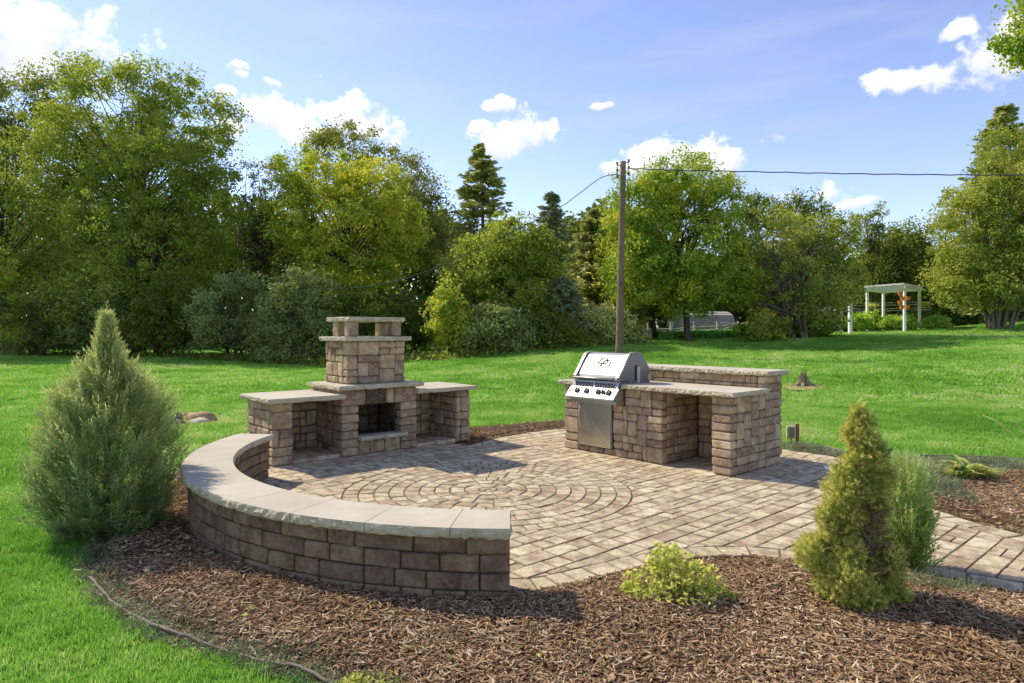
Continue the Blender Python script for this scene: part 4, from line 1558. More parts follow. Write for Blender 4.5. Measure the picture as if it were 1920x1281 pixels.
def quads_to_mesh(name, C, U, W, rnd, mat, fold=.0):
    """rhombic leaves: centres C, half length U, half width W (n,3)"""
    n = len(C)
    V = np.empty((n, 4, 3), np.float32)
    N_ = np.cross(U, W); N_ /= np.maximum(np.linalg.norm(N_, axis=1, keepdims=True), 1e-9)
    lift = N_ * np.linalg.norm(W, axis=1, keepdims=True) * fold
    V[:, 0] = C - U; V[:, 1] = C + W + lift - U * .15; V[:, 2] = C + U; V[:, 3] = C - W + lift - U * .15
    Fq = np.arange(n * 4, dtype=np.int32).reshape(n, 4)
    return mesh_np(name, V.reshape(-1, 3), Fq, mat, {'rnd': np.repeat(rnd, 4)})


def unit(v): return v / np.maximum(np.linalg.norm(v, axis=-1, keepdims=True), 1e-9)


def leaf_cloud(r, cen, rad, n, size, aspect=.5, up=.5, flat=.75):
    """n leaves around each clump centre"""
    k = len(cen)
    per = n
    C = np.repeat(cen, per, 0)
    Rr = np.repeat(rad, per)[:, None]
    d = unit(r.normal(size=(k * per, 3))) * (r.uniform(size=(k * per, 1)) ** .45)
    d[:, 2] *= flat
    P = C + d * Rr
    nrm = unit(r.normal(size=P.shape) + np.array([0, 0, up]) + d * .6)
    t = unit(np.cross(nrm, r.normal(size=P.shape)))
    t[:, 2] -= .25; t = unit(t)
    w = unit(np.cross(nrm, t))
    s = size * 1.22 * r.uniform(.6, 1.35, (len(P), 1))
    return P, t * s / 2, w * s * aspect / 2


def limb(mb, p, q, r0, r1, bend=.15, sides=6, n=5, rr=random):
    p, q = Vector(p), Vector(q)
    L_ = (q - p).length
    o = Vector((rr.uniform(-1, 1), rr.uniform(-1, 1), rr.uniform(-.2, 1))) * L_ * bend
    P = []; Rd = []
    for i in range(n):
        t = i / (n - 1)
        P.append(p.lerp(q, t) + o * math.sin(math.pi * t) * (1 if i not in (0, n - 1) else 0) + (Vector((rr.uniform(-1, 1), rr.uniform(-1, 1), 0)) * L_ * .02 if 0 < i < n - 1 else Vector()))
        Rd.append(r0 + (r1 - r0) * t)
    mb.tube(P, Rd, sides, caps=False)
    return P


def tree(name, label, ell, Y, base_px, mat, n_cl, per, leaf, cat='tree', trunk_r=.16, bark='bark', stems=1, seed=0, fork=.35, depth=.85, crad=.75, group=None,
         branch_n=60, spread=.0, up=.5, aspect=.55, hollow=.35, stem_spread=1.0, flat=.75, twigs=0):
    """broadleaf tree; ell = crown envelope ellipses in photo pixels (cx, cy, rx, ry[, dy])"""
    r = np.random.default_rng(seed); rr = random.Random(seed)
    bx, by, bz = on_ground(base_px, Y)
    root = empty(name, (bx, by, bz), 0, label, cat, group)
    k = Y / F
    E = []
    for e in ell:
        dy = e[4] if len(e) > 4 else 0
        cx, cy, cz = AT(e[0], e[1], Y)
        E.append(((cx - bx, dy, cz - bz), (e[2] * k, e[2] * k * depth, e[3] * k)))
    wt = np.array([(s[0] * s[2]) for _, s in E]); wt = wt / wt.sum()
    ch = r.choice(len(E), n_cl, p=wt)
    C = np.array([E[i][0] for i in ch]); S = np.array([E[i][1] for i in ch])
    d = unit(r.normal(size=(n_cl, 3)))
    rad = r.uniform(hollow, 1, (n_cl, 1)) ** .6 * np.where(r.uniform(size=(n_cl, 1)) < .12, r.uniform(1.05, 1.22, (n_cl, 1)), 1)
    cen = C + d * S * rad * .93
    cen[:, 2] = np.maximum(cen[:, 2], .15)
    cr = crad * r.uniform(.4, 1.45, n_cl)
    P, U, W = leaf_cloud(r, cen, cr, per, leaf, aspect, up, flat)
    # loose leaves at twig tips
    keep = P[:, 2] > .02
    P, U, W = P[keep], U[keep], W[keep]
    rn = np.clip(np.repeat(r.uniform(0, 1, n_cl), per)[keep] * .6 + r.uniform(0, .4, len(P)), 0, 1)
    link('crown', quads_to_mesh('crown', P, U, W, rn, M[mat], .25), root)
    # trunk and limbs
    mb = MB()
    cm = np.average(np.array([e[0] for e in E]), axis=0, weights=wt)
    ztop = max(e[0][2] + e[1][2] for e in E)
    zbot = min(e[0][2] - e[1][2] for e in E)
    forkz = max(.4, min(zbot + (ztop - zbot) * fork, ztop * .6))
    tips = []
    for s in range(stems):
        a = 2 * math.pi * s / max(stems, 1) + rr.uniform(-.3, .3)
        sp_ = stem_spread if stems > 1 else 0
        b0 = Vector((math.cos(a) * .12 * sp_ * min(stems, 12) ** .5, math.sin(a) * .12 * sp_ * min(stems, 12) ** .5, -.1))
        tgt = Vector((cm[0] * .8 + math.cos(a) * sp_ * rr.uniform(.35, 1) * (E[0][1][0] * .55), cm[1] * .5 + math.sin(a) * sp_ * rr.uniform(.3, 1) * E[0][1][1] * .5, ztop * rr.uniform(.62, .86)))
        n_ = 9; P_ = []; Rd = []
        for i in range(n_):
            t = i / (n_ - 1)
            p = b0.lerp(tgt, t)
            if stems > 1:
                p.x = b0.x + (tgt.x - b0.x) * t ** .8; p.y = b0.y + (tgt.y - b0.y) * t ** .8
            p += Vector((rr.uniform(-1, 1), rr.uniform(-1, 1), 0)) * .05 * t * 3
            P_.append(p); tr_ = trunk_r / (stems ** .5 if stems > 1 else 1)
            Rd.append(tr_ * ((1.35 if i == 0 else 1) * (1 - t) ** .8 * .9 + .12))
        mb.tube(P_, Rd, 8, caps=False)
        tips.append((P_, Rd))
    order = r.permutation(n_cl)[:branch_n]
    for i in order:
        q = Vector(cen[i])
        st = tips[rr.randrange(len(tips))]
        zz = max(forkz * .8, q.z * rr.uniform(.45, .8))
        best = min(range(len(st[0])), key=lambda j: abs(st[0][j].z - zz) + (0 if st[0][j].z < q.z else 2))
        p = st[0][best]
        Ps = limb(mb, p, q, max(.02, st[1][best] * .45), .012, .12, 5, 5, rr)
        for _ in range(2 + twigs):
            j = cen[r.integers(0, n_cl)]
            if (Vector(j) - Ps[2]).length < 2.2 * crad + .8: limb(mb, Ps[2 if _ == 0 else 3], j, .02, .008, .15, 4, 4, rr)
    link('trunk', mb.mesh('trunk', M[bark], smooth=True), root)
    return root


def conifer(name, label, px_top, py_top, Y, rpx, mat, n=9000, seed=0, base_py=None, droop=.35, size=.34, cat='tree', base_px=None, prof=None, low=.03, power=.9, group=None, whorl=26):
    r = np.random.default_rng(seed)
    base_px = base_px or px_top
    bx, by, bz = on_ground(base_px, Y)
    tx, ty, tz_ = AT(px_top, py_top, Y)
    H = tz_ - bz; Rm = rpx * Y / F
    root = empty(name, (bx, by, bz), 0, label, cat, group)
    nb = whorl * 14
    t = np.sort(r.uniform(low, .985, nb) ** .85)
    z = t * H
    L_ = Rm * (1 - t) ** power * r.uniform(.55, 1.12, nb) + .10
    az = r.uniform(0, 6.28, nb)
    mb = MB()
    mb.tube([(0, 0, -.1), ((tx - bx) * .5, 0, H * .5), (tx - bx, 0, H)], [H * .016, H * .010, .015], 8, caps=False)
    m = max(4, n // nb)
    s = r.uniform(.12, 1, (nb, m)) ** .8
    rr_ = L_[:, None] * s
    X = np.cos(az)[:, None] * rr_; Y3 = np.sin(az)[:, None] * rr_
    Zb = z[:, None] - droop * rr_ * (1.2 - .8 * s) + .10 * L_[:, None] * s ** 3
    P = np.stack([X + (tx - bx) * t[:, None], Y3, Zb], -1)
    lat = np.stack([-np.sin(az), np.cos(az), np.zeros(nb)], -1)[:, None, :]
    spread = (r.uniform(-1, 1, (nb, m, 1))) * (.20 * L_[:, None, None] * (1.1 - s[..., None]) + .06)
    P = P + lat * spread
    P[..., 2] += r.normal(0, .05, (nb, m))
    out = np.stack([np.cos(az), np.sin(az), np.full(nb, -.25)], -1)[:, None, :] + lat * np.sign(spread) * .8 + r.normal(0, .25, P.shape)
    U = unit(out) * size / 2 * r.uniform(.5, 1.2, (nb, m, 1))
    nr = unit(r.normal(0, .55, P.shape) + np.array([0, 0, 1.0]))
    W = unit(np.cross(nr, U)) * size * .16 * r.uniform(.6, 1.2, (nb, m, 1))
    P, U, W = P.reshape(-1, 3), U.reshape(-1, 3), W.reshape(-1, 3)
    # top leader
    k = P[:, 2] > .03
    rn = np.clip(np.repeat(r.uniform(size=nb), m) * .5 + r.uniform(0, .5, nb * m), 0, 1)[k]
    P, U, W = P[k], U[k], W[k]
    link('crown', quads_to_mesh('crown', P, U, W, rn, M[mat], -.3), root)
    for i in range(0, nb, 3):
        a = az[i]
        mb.tube([((tx - bx) * t[i], 0, z[i]), (math.cos(a) * L_[i] * .8, math.sin(a) * L_[i] * .8, z[i] - droop * L_[i] * .45)], [.03, .01], 4, caps=False)
    link('trunk', mb.mesh('trunk', M['bark']), root)
    return root


# leaf materials (base colours of the species; lighting comes from the sun)
M['lf_dark'] = leaf_mat('dark_green_leaf', [(0, (.055, .075, .016)), (.4, (.095, .13, .026)), (.75, (.16, .20, .04)), (1, (.27, .28, .07))])
M['lf_mid'] = leaf_mat('mid_green_leaf', [(0, (.075, .11, .02)), (.4, (.14, .19, .032)), (.75, (.23, .28, .05)), (1, (.36, .38, .09))])
M['lf_lime'] = leaf_mat('lime_green_leaf', [(0, (.09, .15, .02)), (.35, (.18, .25, .035)), (.7, (.32, .35, .055)), (1, (.48, .44, .09))], .5)
M['lf_maple'] = leaf_mat('maple_leaf', [(0, (.07, .135, .02)), (.35, (.135, .22, .03)), (.65, (.26, .31, .045)), (1, (.50, .43, .07))], .45)
M['lf_olive'] = leaf_mat('olive_leaf', [(0, (.07, .10, .02)), (.4, (.145, .19, .035)), (.75, (.25, .29, .06)), (1, (.40, .38, .11))], .4)
M['lf_grey'] = leaf_mat('grey_green_leaf', [(0, (.07, .09, .036)), (.4, (.12, .155, .06)), (.75, (.19, .24, .10)), (1, (.31, .35, .17))], .35)
M['lf_brown'] = leaf_mat('bronze_leaf', [(0, (.075, .095, .025)), (.4, (.14, .165, .04)), (.75, (.22, .24, .065)), (1, (.33, .31, .10))], .35)
M['nd_dark'] = leaf_mat('spruce_needle', [(0, (.10, .12, .05)), (.4, (.21, .24, .09)), (.75, (.33, .35, .15)), (1, (.46, .43, .20))], .2)
M['nd_blue'] = leaf_mat('blue_spruce_needle', [(0, (.08, .10, .065)), (.4, (.16, .19, .13)), (.75, (.25, .29, .21)), (1, (.36, .40, .30))], .2)
M['lf_forest'] = leaf_mat('woodland_leaf', [(0, (.045, .07, .02)), (.5, (.09, .13, .03)), (1, (.2, .23, .06))], .35)
M['lf_garden'] = leaf_mat('garden_leaf', [(0, (.10, .20, .03)), (.4, (.19, .32, .05)), (.75, (.33, .44, .09)), (1, (.55, .58, .24))], .4, clump=1.5)
M['lf_ground'] = leaf_mat('ground_cover_leaf', [(0, (.04, .14, .03)), (.5, (.09, .25, .05)), (1, (.2, .38, .1))], .3, clump=1.5)

# ------------------------------------------------------------------ trees
tree('broadleaf_tree', 'tall airy grey green tree at the far left, its top against the big cloud', [(20, 210, 90, 85), (-70, 260, 110, 130), (110, 180, 70, 60), (60, 320, 120, 110)], 47, 30, 'lf_dark', 330, 90, .17, seed=1, trunk_r=.3, crad=1.0, branch_n=80)
tree('broadleaf_tree', 'tallest tree on the left, yellow green top and broad right-reaching limbs', [(215, 215, 130, 100), (340, 230, 100, 90), (130, 290, 90, 100), (400, 290, 55, 100), (270, 360, 160, 130), (180, 130, 40, 28), (440, 215, 22, 20), (260, 130, 45, 25), (345, 160, 45, 25)], 41, 260, 'lf_mid', 560, 90, .16, seed=2, trunk_r=.34, crad=.85, branch_n=130)
tree('broadleaf_tree', 'feathery pale green tree at the left edge below the tallest one', [(45, 320, 85, 100), (-60, 350, 90, 110), (20, 440, 120, 110), (-20, 540, 130, 90)], 38, 10, 'lf_mid', 330, 90, .13, seed=3, trunk_r=.22, crad=.8, branch_n=80)
tree('broadleaf_tree', 'dense mid green tree with drooping leaves in front of the tallest left tree', [(300, 330, 130, 95), (200, 380, 90, 100), (390, 400, 80, 110), (280, 470, 170, 110), (250, 560, 180, 70)], 37.5, 300, 'lf_mid', 560, 85, .16, seed=4, trunk_r=.28, crad=.75, branch_n=90, aspect=.4)
tree('broadleaf_tree', 'sparse twiggy tree with bare forked limbs right of the tall left trees', [(490, 350, 50, 55), (460, 400, 35, 50), (520, 420, 55, 70), (480, 480, 60, 60)], 40, 478, 'lf_brown', 75, 60, .13, seed=5, trunk_r=.20, crad=.6, branch_n=75, fork=.2, bark='bark', twigs=3)
tree('broadleaf_tree', 'grey green tree rising behind the yellow maple', [(650, 280, 75, 50), (730, 320, 60, 50), (790, 345, 35, 45), (600, 270, 35, 35), (545, 330, 50, 60), (800, 430, 55, 90), (720, 420, 120, 100)], 48, 670, 'lf_brown', 330, 90, .17, seed=6, trunk_r=.3, crad=.95, branch_n=90)
tree('maple_tree', 'bright yellow green maple behind the fireplace chimney', [(600, 330, 90, 58), (690, 350, 80, 55), (540, 390, 55, 70), (640, 420, 130, 80), (750, 430, 50, 80), (660, 500, 110, 60)], 38, 655, 'lf_lime', 520, 85, .15, seed=7, trunk_r=.22, crad=.7, branch_n=110)
conifer('spruce_tree', 'tall narrow spruce with a dense pointed top left of the utility pole', 905, 266, 44, 112, 'nd_dark', 16000, 8, base_px=905, droop=.45, size=.5, power=.60)
tree('broadleaf_tree', 'bushy fresh green tree between the tall spruce and the blue spruce', [(960, 460, 80, 58), (1010, 480, 60, 50), (900, 500, 70, 60), (960, 560, 120, 75), (880, 590, 80, 60), (1010, 610, 90, 45)], 33, 960, 'lf_mid', 560, 85, .13, seed=9, trunk_r=.18, crad=.6, branch_n=80)
conifer('spruce_tree', 'small blue spruce top poking up behind the fresh green tree', 1033, 357, 46, 76, 'nd_blue', 11000, 10, droop=.4, size=.45, power=.62)
conifer('spruce_tree', 'dark wide based spruce just left of the utility pole', 1117, 392, 38, 112, 'nd_dark', 19000, 11, droop=.35, size=.45, power=.65)
conifer('spruce_tree', 'low dark spruce at the lawn edge below the blue spruce', 1055, 520, 32.5, 75, 'nd_blue', 9000, 111, droop=.35, size=.30, power=.6)
tree('maple_tree', 'large yellow green maple with bare straight trunk right of the utility pole', [(1280, 350, 105, 62), (1210, 400, 80, 90), (1340, 400, 60, 80), (1270, 470, 140, 80), (1200, 520, 85, 70), (1310, 540, 110, 60)], 33.5, 1291, 'lf_maple', 640, 95, .125, seed=12, trunk_r=.17, crad=.6, branch_n=100, fork=.15)
tree('maple_tree', 'smaller green maple behind the large one, with a thin dark trunk', [(1160, 470, 45, 70), (1190, 540, 75, 50), (1250, 550, 60, 45), (1160, 420, 35, 40)], 37, 1230, 'lf_maple', 220, 85, .14, seed=13, trunk_r=.13, crad=.65, branch_n=40, fork=.2)
tree('broadleaf_tree', 'dark upright tufted tree top behind the tangled shrub tree', [(1425, 400, 40, 45), (1480, 400, 40, 45), (1530, 415, 40, 40), (1460, 470, 110, 80), (1500, 540, 130, 60)], 50, 1470, 'lf_dark', 330, 85, .17, seed=14, trunk_r=.2, crad=.6, branch_n=40, flat=1.4, up=.2)
tree('shrub_tree', 'sprawling many stemmed shrub tree with tangled grey twigs beside the pergola', [(1440, 440, 90, 62), (1540, 450, 70, 70), (1390, 500, 75, 65), (1480, 530, 120, 60), (1590, 440, 35, 50), (1570, 540, 55, 60), (1350, 550, 60, 40), (1480, 600, 100, 28)], 34, 1500, 'lf_olive', 400, 62, .125, seed=15, trunk_r=.34, bark='bark_grey', stems=11, crad=.55, branch_n=230, fork=.1, stem_spread=1.3, twigs=3)
tree('broadleaf_tree', 'thin see-through tree between the shrub tree and the pergola', [(1635, 410, 35, 28), (1620, 460, 30, 50), (1650, 440, 25, 25)], 45, 1640, 'lf_mid', 40, 60, .14, seed=16, trunk_r=.10, crad=.5, branch_n=35, twigs=2)
tree('broadleaf_tree', 'green tree rising behind the white pergola', [(1690, 470, 45, 50), (1740, 480, 45, 55), (1660, 500, 45, 60), (1710, 540, 100, 60)], 50, 1700, 'lf_dark', 260, 85, .19, seed=17, trunk_r=.22, crad=.85, branch_n=40, flat=1.2)
tree('shrub_tree', 'huge rounded many stemmed shrub tree at the right edge of the lawn', [(1900, 400, 130, 130), (1830, 450, 90, 110), (1890, 300, 70, 65), (1960, 340, 100, 110), (1860, 530, 130, 60), (1950, 520, 120, 70), (1800, 520, 60, 50)], 35, 1873, 'lf_olive', 800, 90, .125, seed=18, trunk_r=.26, bark='bark_grey', stems=18, crad=.6, branch_n=120, fork=.1, stem_spread=1.1)
conifer('spruce_tree', 'bronze tipped spruce top above the huge shrub tree on the right', 1882, 192, 41, 130, 'nd_dark', 17000, 19, droop=.2, size=.48, power=.62)
tree('maple_tree', 'sunny yellow green tree whose branch enters at the upper right corner', [(1985, 70, 100, 60), (2080, 120, 120, 120), (2000, 20, 90, 50)], 17, 2120, 'lf_maple', 260, 95, .10, seed=20, trunk_r=.2, crad=.45, branch_n=60)
tree('broadleaf_tree', 'small light green tree leaning in from the left edge of the lawn', [(0, 560, 45, 50), (-40, 530, 70, 80), (10, 620, 35, 25)], 33, -30, 'lf_mid', 120, 80, .12, seed=22, trunk_r=.12, crad=.5, branch_n=30)

# understory shrubs along the left wood edge: crown sits on the ground
SH = [('grey green bush at the lawn edge behind the tall juniper tip', 70, 600, 95, 62, 36.5), ('large grey green bush above the juniper tip, second from the left', 200, 590, 100, 70, 36), ('dark leafy bush between juniper and fireplace, third from the left', 330, 585, 95, 75, 35),
      ('pale topped grey bush behind the left end of the lawn bank', 440, 590, 90, 80, 33.5), ('big rounded grey green bush just left of the chimney', 555, 590, 95, 92, 31), ('dark green bush directly behind the chimney', 670, 610, 80, 70, 32.5),
      ('low dark bush right of the chimney in a gap of bright light', 770, 600, 70, 55, 34.5), ('yellow green young bush right of the chimney at the wood edge', 850, 590, 48, 68, 30.5), ('dark bush with grey leaf tips below the fresh green tree', 930, 615, 70, 50, 30.5),
      ('low shaded bush left of the utility pole foot', 1020, 625, 75, 32, 31.5), ('dark spreading bush behind the utility pole foot', 1130, 610, 75, 40, 33)]
for i, (lb, px, py, rx, ry, Y) in enumerate(SH):
    mt = ['lf_grey', 'lf_grey', 'lf_dark', 'lf_grey', 'lf_grey', 'lf_dark', 'lf_dark', 'lf_lime', 'lf_grey', 'lf_dark', 'nd_dark'][i]
    tree('bush', lb, [(px, py, rx, ry), (px - rx * .4, py + ry * .45, rx * .7, ry * .5), (px + rx * .45, py + ry * .4, rx * .7, ry * .55)], Y, px, mt, 190 if mt != 'lf_lime' else 110, 80, .13, cat='bush', seed=60 + i, trunk_r=.16, stems=5, crad=.5, branch_n=30, fork=.1, group='bushes along the wood edge')
tree('bush', 'low leafy bush at the foot of the tangled shrub tree', [(1440, 618, 45, 22), (1400, 622, 25, 15)], 32.5, 1440, 'lf_mid', 70, 70, .11, cat='bush', seed=80, trunk_r=.06, stems=4, crad=.3, branch_n=10)
tree('bush', 'dark bush under the right side of the tangled shrub tree', [(1540, 610, 40, 28), (1500, 620, 30, 18)], 34, 1535, 'lf_dark', 70, 70, .11, cat='bush', seed=81, trunk_r=.06, stems=4, crad=.3, branch_n=10)
GP = [('leafy bright green garden plant behind the left pergola posts', 1610, 603, 24, 16, 38.5), ('broad bright green garden plant under the pergola roof', 1650, 602, 32, 20, 39), ('lime garden plant between the near pergola posts', 1690, 608, 28, 15, 38.5), ('pale garden plant to the right of the pergola', 1755, 607, 24, 11, 39)]
for i, (lb, px, py, rx, ry, Y) in enumerate(GP):
    tree('garden_plant', lb, [(px, py, rx, ry), (px + rx * .5, py + 4, rx * .6, ry * .6)], Y, px, 'lf_garden', 60, 60, .13, cat='plant', seed=90 + i, trunk_r=.03, stems=4, crad=.28, branch_n=8, group='garden plants around the pergola')

# far woodland mass
r_ = np.random.default_rng(77)
n = 165000
x = r_.uniform(-82, 72, n); y = r_.uniform(54, 68, n)
hgt = 12.0 + 2.5 * noise2(x, y * 0, .35, 2) + 1.5 * noise2(x, y * 0, 1.1, 4)
hgt = hgt - 4.6 * sm(10, 18, x) - 3.2 * np.exp(-(x / 7.0) ** 2)
gz = terrain(x, y)
zc = gz + r_.uniform(0, 1, n) ** .8 * hgt
P = np.c_[x, y, zc]
nr = unit(r_.normal(size=P.shape) + np.array([0, 0, .4])); tt = unit(np.cross(nr, r_.normal(size=P.shape))); ww = np.cross(nr, tt)
s = r_.uniform(.18, .40, (n, 1))
wl = link('woodland', quads_to_mesh('woodland', P, tt * s, ww * s * .6, r_.uniform(size=n), M['lf_forest'], .2)); tag(wl, 'dark woodland closing the view behind the garden trees', kind='stuff')
# low rough growth along the wood edge
pts = []
for (pa, pb) in (((-100, 38.5), (300, 35.5)), ((300, 35.5), (600, 28.8)), ((600, 28.8), (700, 30.5)), ((700, 30.5), (840, 29)), ((840, 29), (1160, 31.5))):
    k = 1500
    t = r_.uniform(size=k); Y = pa[1] + (pb[1] - pa[1]) * t + r_.normal(0, .45, k); px = pa[0] + (pb[0] - pa[0]) * t
    pts.append(np.c_[(px - 960) / F * Y, Y])
pts = np.concatenate(pts); z = terrain(pts[:, 0], pts[:, 1]); P = np.c_[pts, z + np.abs(r_.normal(0, .16, len(z)))]
nr = unit(r_.normal(size=P.shape) + np.array([0, 0, .4])); tt = unit(np.cross(nr, r_.normal(size=P.shape)) + np.array([0, 0, .4])); ww = np.cross(nr, tt)
s = r_.uniform(.06, .13, (len(P), 1))
tag(link('undergrowth', quads_to_mesh('undergrowth', P, tt * s, ww * s * .5, r_.uniform(size=len(P)), M['lf_dark'], .2)), 'low weedy undergrowth where the lawn meets the bushes', kind='stuff')
# ground cover strip under the maples
k = 9000
px = r_.uniform(1235, 1420, k); Y = r_.uniform(35, 38, k); xx = (px - 960) / F * Y; z = terrain(xx, Y); P = np.c_[xx, Y, z + r_.uniform(0, .38, k)]
nr = unit(r_.normal(size=P.shape) + np.array([0, 0, .8])); tt = unit(np.cross(nr, r_.normal(size=P.shape))); ww = np.cross(nr, tt); s = r_.uniform(.05, .10, (k, 1))
tag(link('ground_cover', quads_to_mesh('ground_cover', P, tt * s, ww * s * .7, r_.uniform(size=k), M['lf_ground'], .2)), 'leafy ground cover strip behind the maple trunks', kind='stuff')


# ------------------------------------------------------------------ junipers (feathery sprays) and the dwarf spruce
def spray_kit(r, n_side, L_, side, w):
    """one feathery shoot along +x: stem quads and alternate side shoots; returns tris as quads (C,U,W)"""
    C = []; U = []; W = []
    t = np.linspace(.05, .95, n_side)
    for i, ti in enumerate(t):
        a = i * 2.4 + r.uniform(-.4, .4)
        out = np.array([.75, math.cos(a) * .66, math.sin(a) * .66])
        l = side * (1.15 - ti) * r.uniform(.7, 1.2)
        p = np.array([ti * L_, 0, 0])
        C.append(p + out * l / 2); U.append(out * l / 2)
        nn = np.cross(out, r.normal(size=3)); nn /= np.linalg.norm(nn)
        W.append(nn * w)
    for ti in np.linspace(.1, 1, 4):
        C.append(np.array([ti * L_, 0, 0])); U.append(np.array([L_ * .16, 0, 0])); nn = r.normal(size=3); nn[0] = 0; nn /= np.linalg.norm(nn); W.append(nn * w * .9)
    return np.array(C), np.array(U), np.array(W)


def place_kits(kits, P, D, S, r):
    """put kits at P pointing along D with scale S; returns C,U,W, owner"""
    Cs, Us, Ws, Ow = [], [], [], []
    ki = r.integers(0, len(kits), len(P))
    x = unit(D)
    ref = unit(r.normal(size=D.shape))
    y = unit(np.cross(x, ref)); z = np.cross(x, y)
    for k, (C, U, W) in enumerate(kits):
        m = np.where(ki == k)[0]
        B = np.stack([x[m], y[m], z[m]], 1)      # rows are axes
        f = lambda A: np.einsum('kj,njl->nkl', A, B) * S[m][:, None, None]
        Cs.append((f(C) + P[m][:, None, :]).reshape(-1, 3)); Us.append(f(U).reshape(-1, 3)); Ws.append(f(W).reshape(-1, 3))
        Ow.append(np.repeat(m, len(C)))
    return map(np.concatenate, (Cs, Us, Ws, Ow))


def juniper(name, label, loc, H, prof, n_br, n_spray, kitL, side, w, mat, seed, tip_boost=1.0, lean=.9):
    r = np.random.default_rng(seed)
    root = empty(name, loc, 0, label, 'shrub')
    kits = [spray_kit(r, 13, kitL, side, w) for _ in range(5)]
    zs, rs_ = zip(*prof); rs_ = [v * .94 for v in rs_]
    mb = MB()
    mb.tube([(0, 0, -.05), (.01, 0, H * .5), (0, .01, H * .93)], [H * .017, H * .009, .003], 7, rnd=.2)
    P = []; D = []; S = []; T_ = []
    for i in range(n_br):
        ze = (r.uniform() ** .92) * H * .95          # height where the branch ends
        re = np.interp(ze, zs, rs_) * (r.uniform(.82, 1.08) if i % 3 else r.uniform(.45, .85))
        a = r.uniform(0, 6.28)
        re *= 1 + .10 * math.sin(3 * a + ze * 4 + seed) + .07 * math.sin(7 * a + ze * 9)
        z0 = max(.02, ze - re * r.uniform(.75, 1.25) * lean)
        p0 = np.array([0, 0, z0]); p1 = np.array([math.cos(a) * re, math.sin(a) * re, ze])
        mid_ = (p0 + p1) / 2 + np.array([math.cos(a), math.sin(a), 0]) * re * .12 - np.array([0, 0, .05 * re])
        k = 5
        ts = np.linspace(0, 1, k)[:, None]
        path = (1 - ts) ** 2 * p0 + 2 * (1 - ts) * ts * mid_ + ts ** 2 * p1
        if i % 5 == 0: mb.tube(path[:4], [.005, .004, .003, .002], 4, rnd=r.uniform(), caps=False)
        m = n_spray
        t = r.uniform(.35, 1, m) ** .7
        t = t[:, None]
        pp = (1 - t) ** 2 * p0 + 2 * (1 - t) * t * mid_ + t ** 2 * p1
        dd = 2 * (1 - t) * (mid_ - p0) + 2 * t * (p1 - mid_)
        dd = unit(dd) + r.normal(0, .38, (m, 3)) + np.array([0, 0, .35])
        pp = pp + r.normal(0, .016 * H, (m, 3)) * t
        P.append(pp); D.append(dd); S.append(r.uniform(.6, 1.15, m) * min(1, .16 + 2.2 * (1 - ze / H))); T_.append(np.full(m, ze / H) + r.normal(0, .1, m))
        # leading tip
        P.append(p1[None]); d1 = unit((p1 - mid_)[None]) + np.array([0, 0, .55]) + r.normal(0, .12, (1, 3)); D.append(d1); S.append(np.array([1.25 * tip_boost * min(1, .2 + 2.4 * (1 - ze / H))])); T_.append(np.array([ze / H + .15]))
    # leader: whorled shoots up the top
    nt = 26
    zz = r.uniform(.74, 1.0, nt) * H
    a = r.uniform(0, 6.28, nt)
    P.append(np.c_[np.zeros(nt), np.zeros(nt), zz]); D.append(np.c_[np.cos(a) * .5, np.sin(a) * .5, np.full(nt, 1.0)]); S.append((.20 + (1 - zz / H) * 3.6) * r.uniform(.6, 1.2, nt)); T_.append(np.ones(nt))
    P, D, S, T_ = map(np.concatenate, (P, D, S, T_))
    C, U, W, Ow = place_kits(kits, P, D, S, r)
    k = C[:, 2] > .0
    tipd = np.linalg.norm(C - P[Ow], axis=1) / (kitL * S[Ow])
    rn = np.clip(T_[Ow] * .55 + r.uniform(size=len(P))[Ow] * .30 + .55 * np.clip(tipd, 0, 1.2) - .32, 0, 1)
    C, U, W, rn = C[k], U[k], W[k], rn[k]
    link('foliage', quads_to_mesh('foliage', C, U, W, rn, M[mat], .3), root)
    link('stems', mb.mesh('stems', M['twig']), root)
    return root


def needle_mat(name, stops, tr=.38):
    stops = [(p, tuple(min(.85, v * 1.15) for v in c)) for p, c in stops]
    m = Mat(name, .6, .25)
    n = m.noise(6, 4, .6)
    rr = m.math('ADD', m.attr('rnd'), m.math('MULTIPLY_ADD', n, .6, -.26))
    c = m.ramp(rr, stops); m.color(c); m.translucent(tr, c)
    return m.m


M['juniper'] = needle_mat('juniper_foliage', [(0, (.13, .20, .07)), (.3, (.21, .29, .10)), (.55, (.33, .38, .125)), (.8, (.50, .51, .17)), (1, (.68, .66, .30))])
M['juniper_blue'] = needle_mat('young_juniper_foliage', [(0, (.17, .26, .06)), (.35, (.27, .37, .085)), (.7, (.40, .49, .13)), (1, (.44, .54, .22))])
M['dwarf'] = needle_mat('dwarf_spruce_needles', [(0, (.12, .15, .03)), (.3, (.30, .33, .06)), (.6, (.55, .56, .12)), (.85, (.74, .70, .20)), (1, (.74, .52, .20))])
jx, jy = G(200, 992)
juniper('juniper_shrub', 'large feathery upright juniper shrub beside the left end of the seat wall', (jx, jy, -.03), 1.85,
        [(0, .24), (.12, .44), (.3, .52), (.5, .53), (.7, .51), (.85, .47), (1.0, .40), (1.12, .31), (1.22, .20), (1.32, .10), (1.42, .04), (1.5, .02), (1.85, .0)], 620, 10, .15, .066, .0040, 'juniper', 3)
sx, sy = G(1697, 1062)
juniper('juniper_shrub', 'small upright bluish juniper behind the dwarf spruce at the walkway', (sx, sy, -.01), .80,
        [(0, .07), (.1, .12), (.25, .15), (.4, .155), (.55, .15), (.68, .12), (.75, .05), (.8, .0)], 230, 8, .09, .034, .0028, 'juniper_blue', 5, 1.6, 1.7)

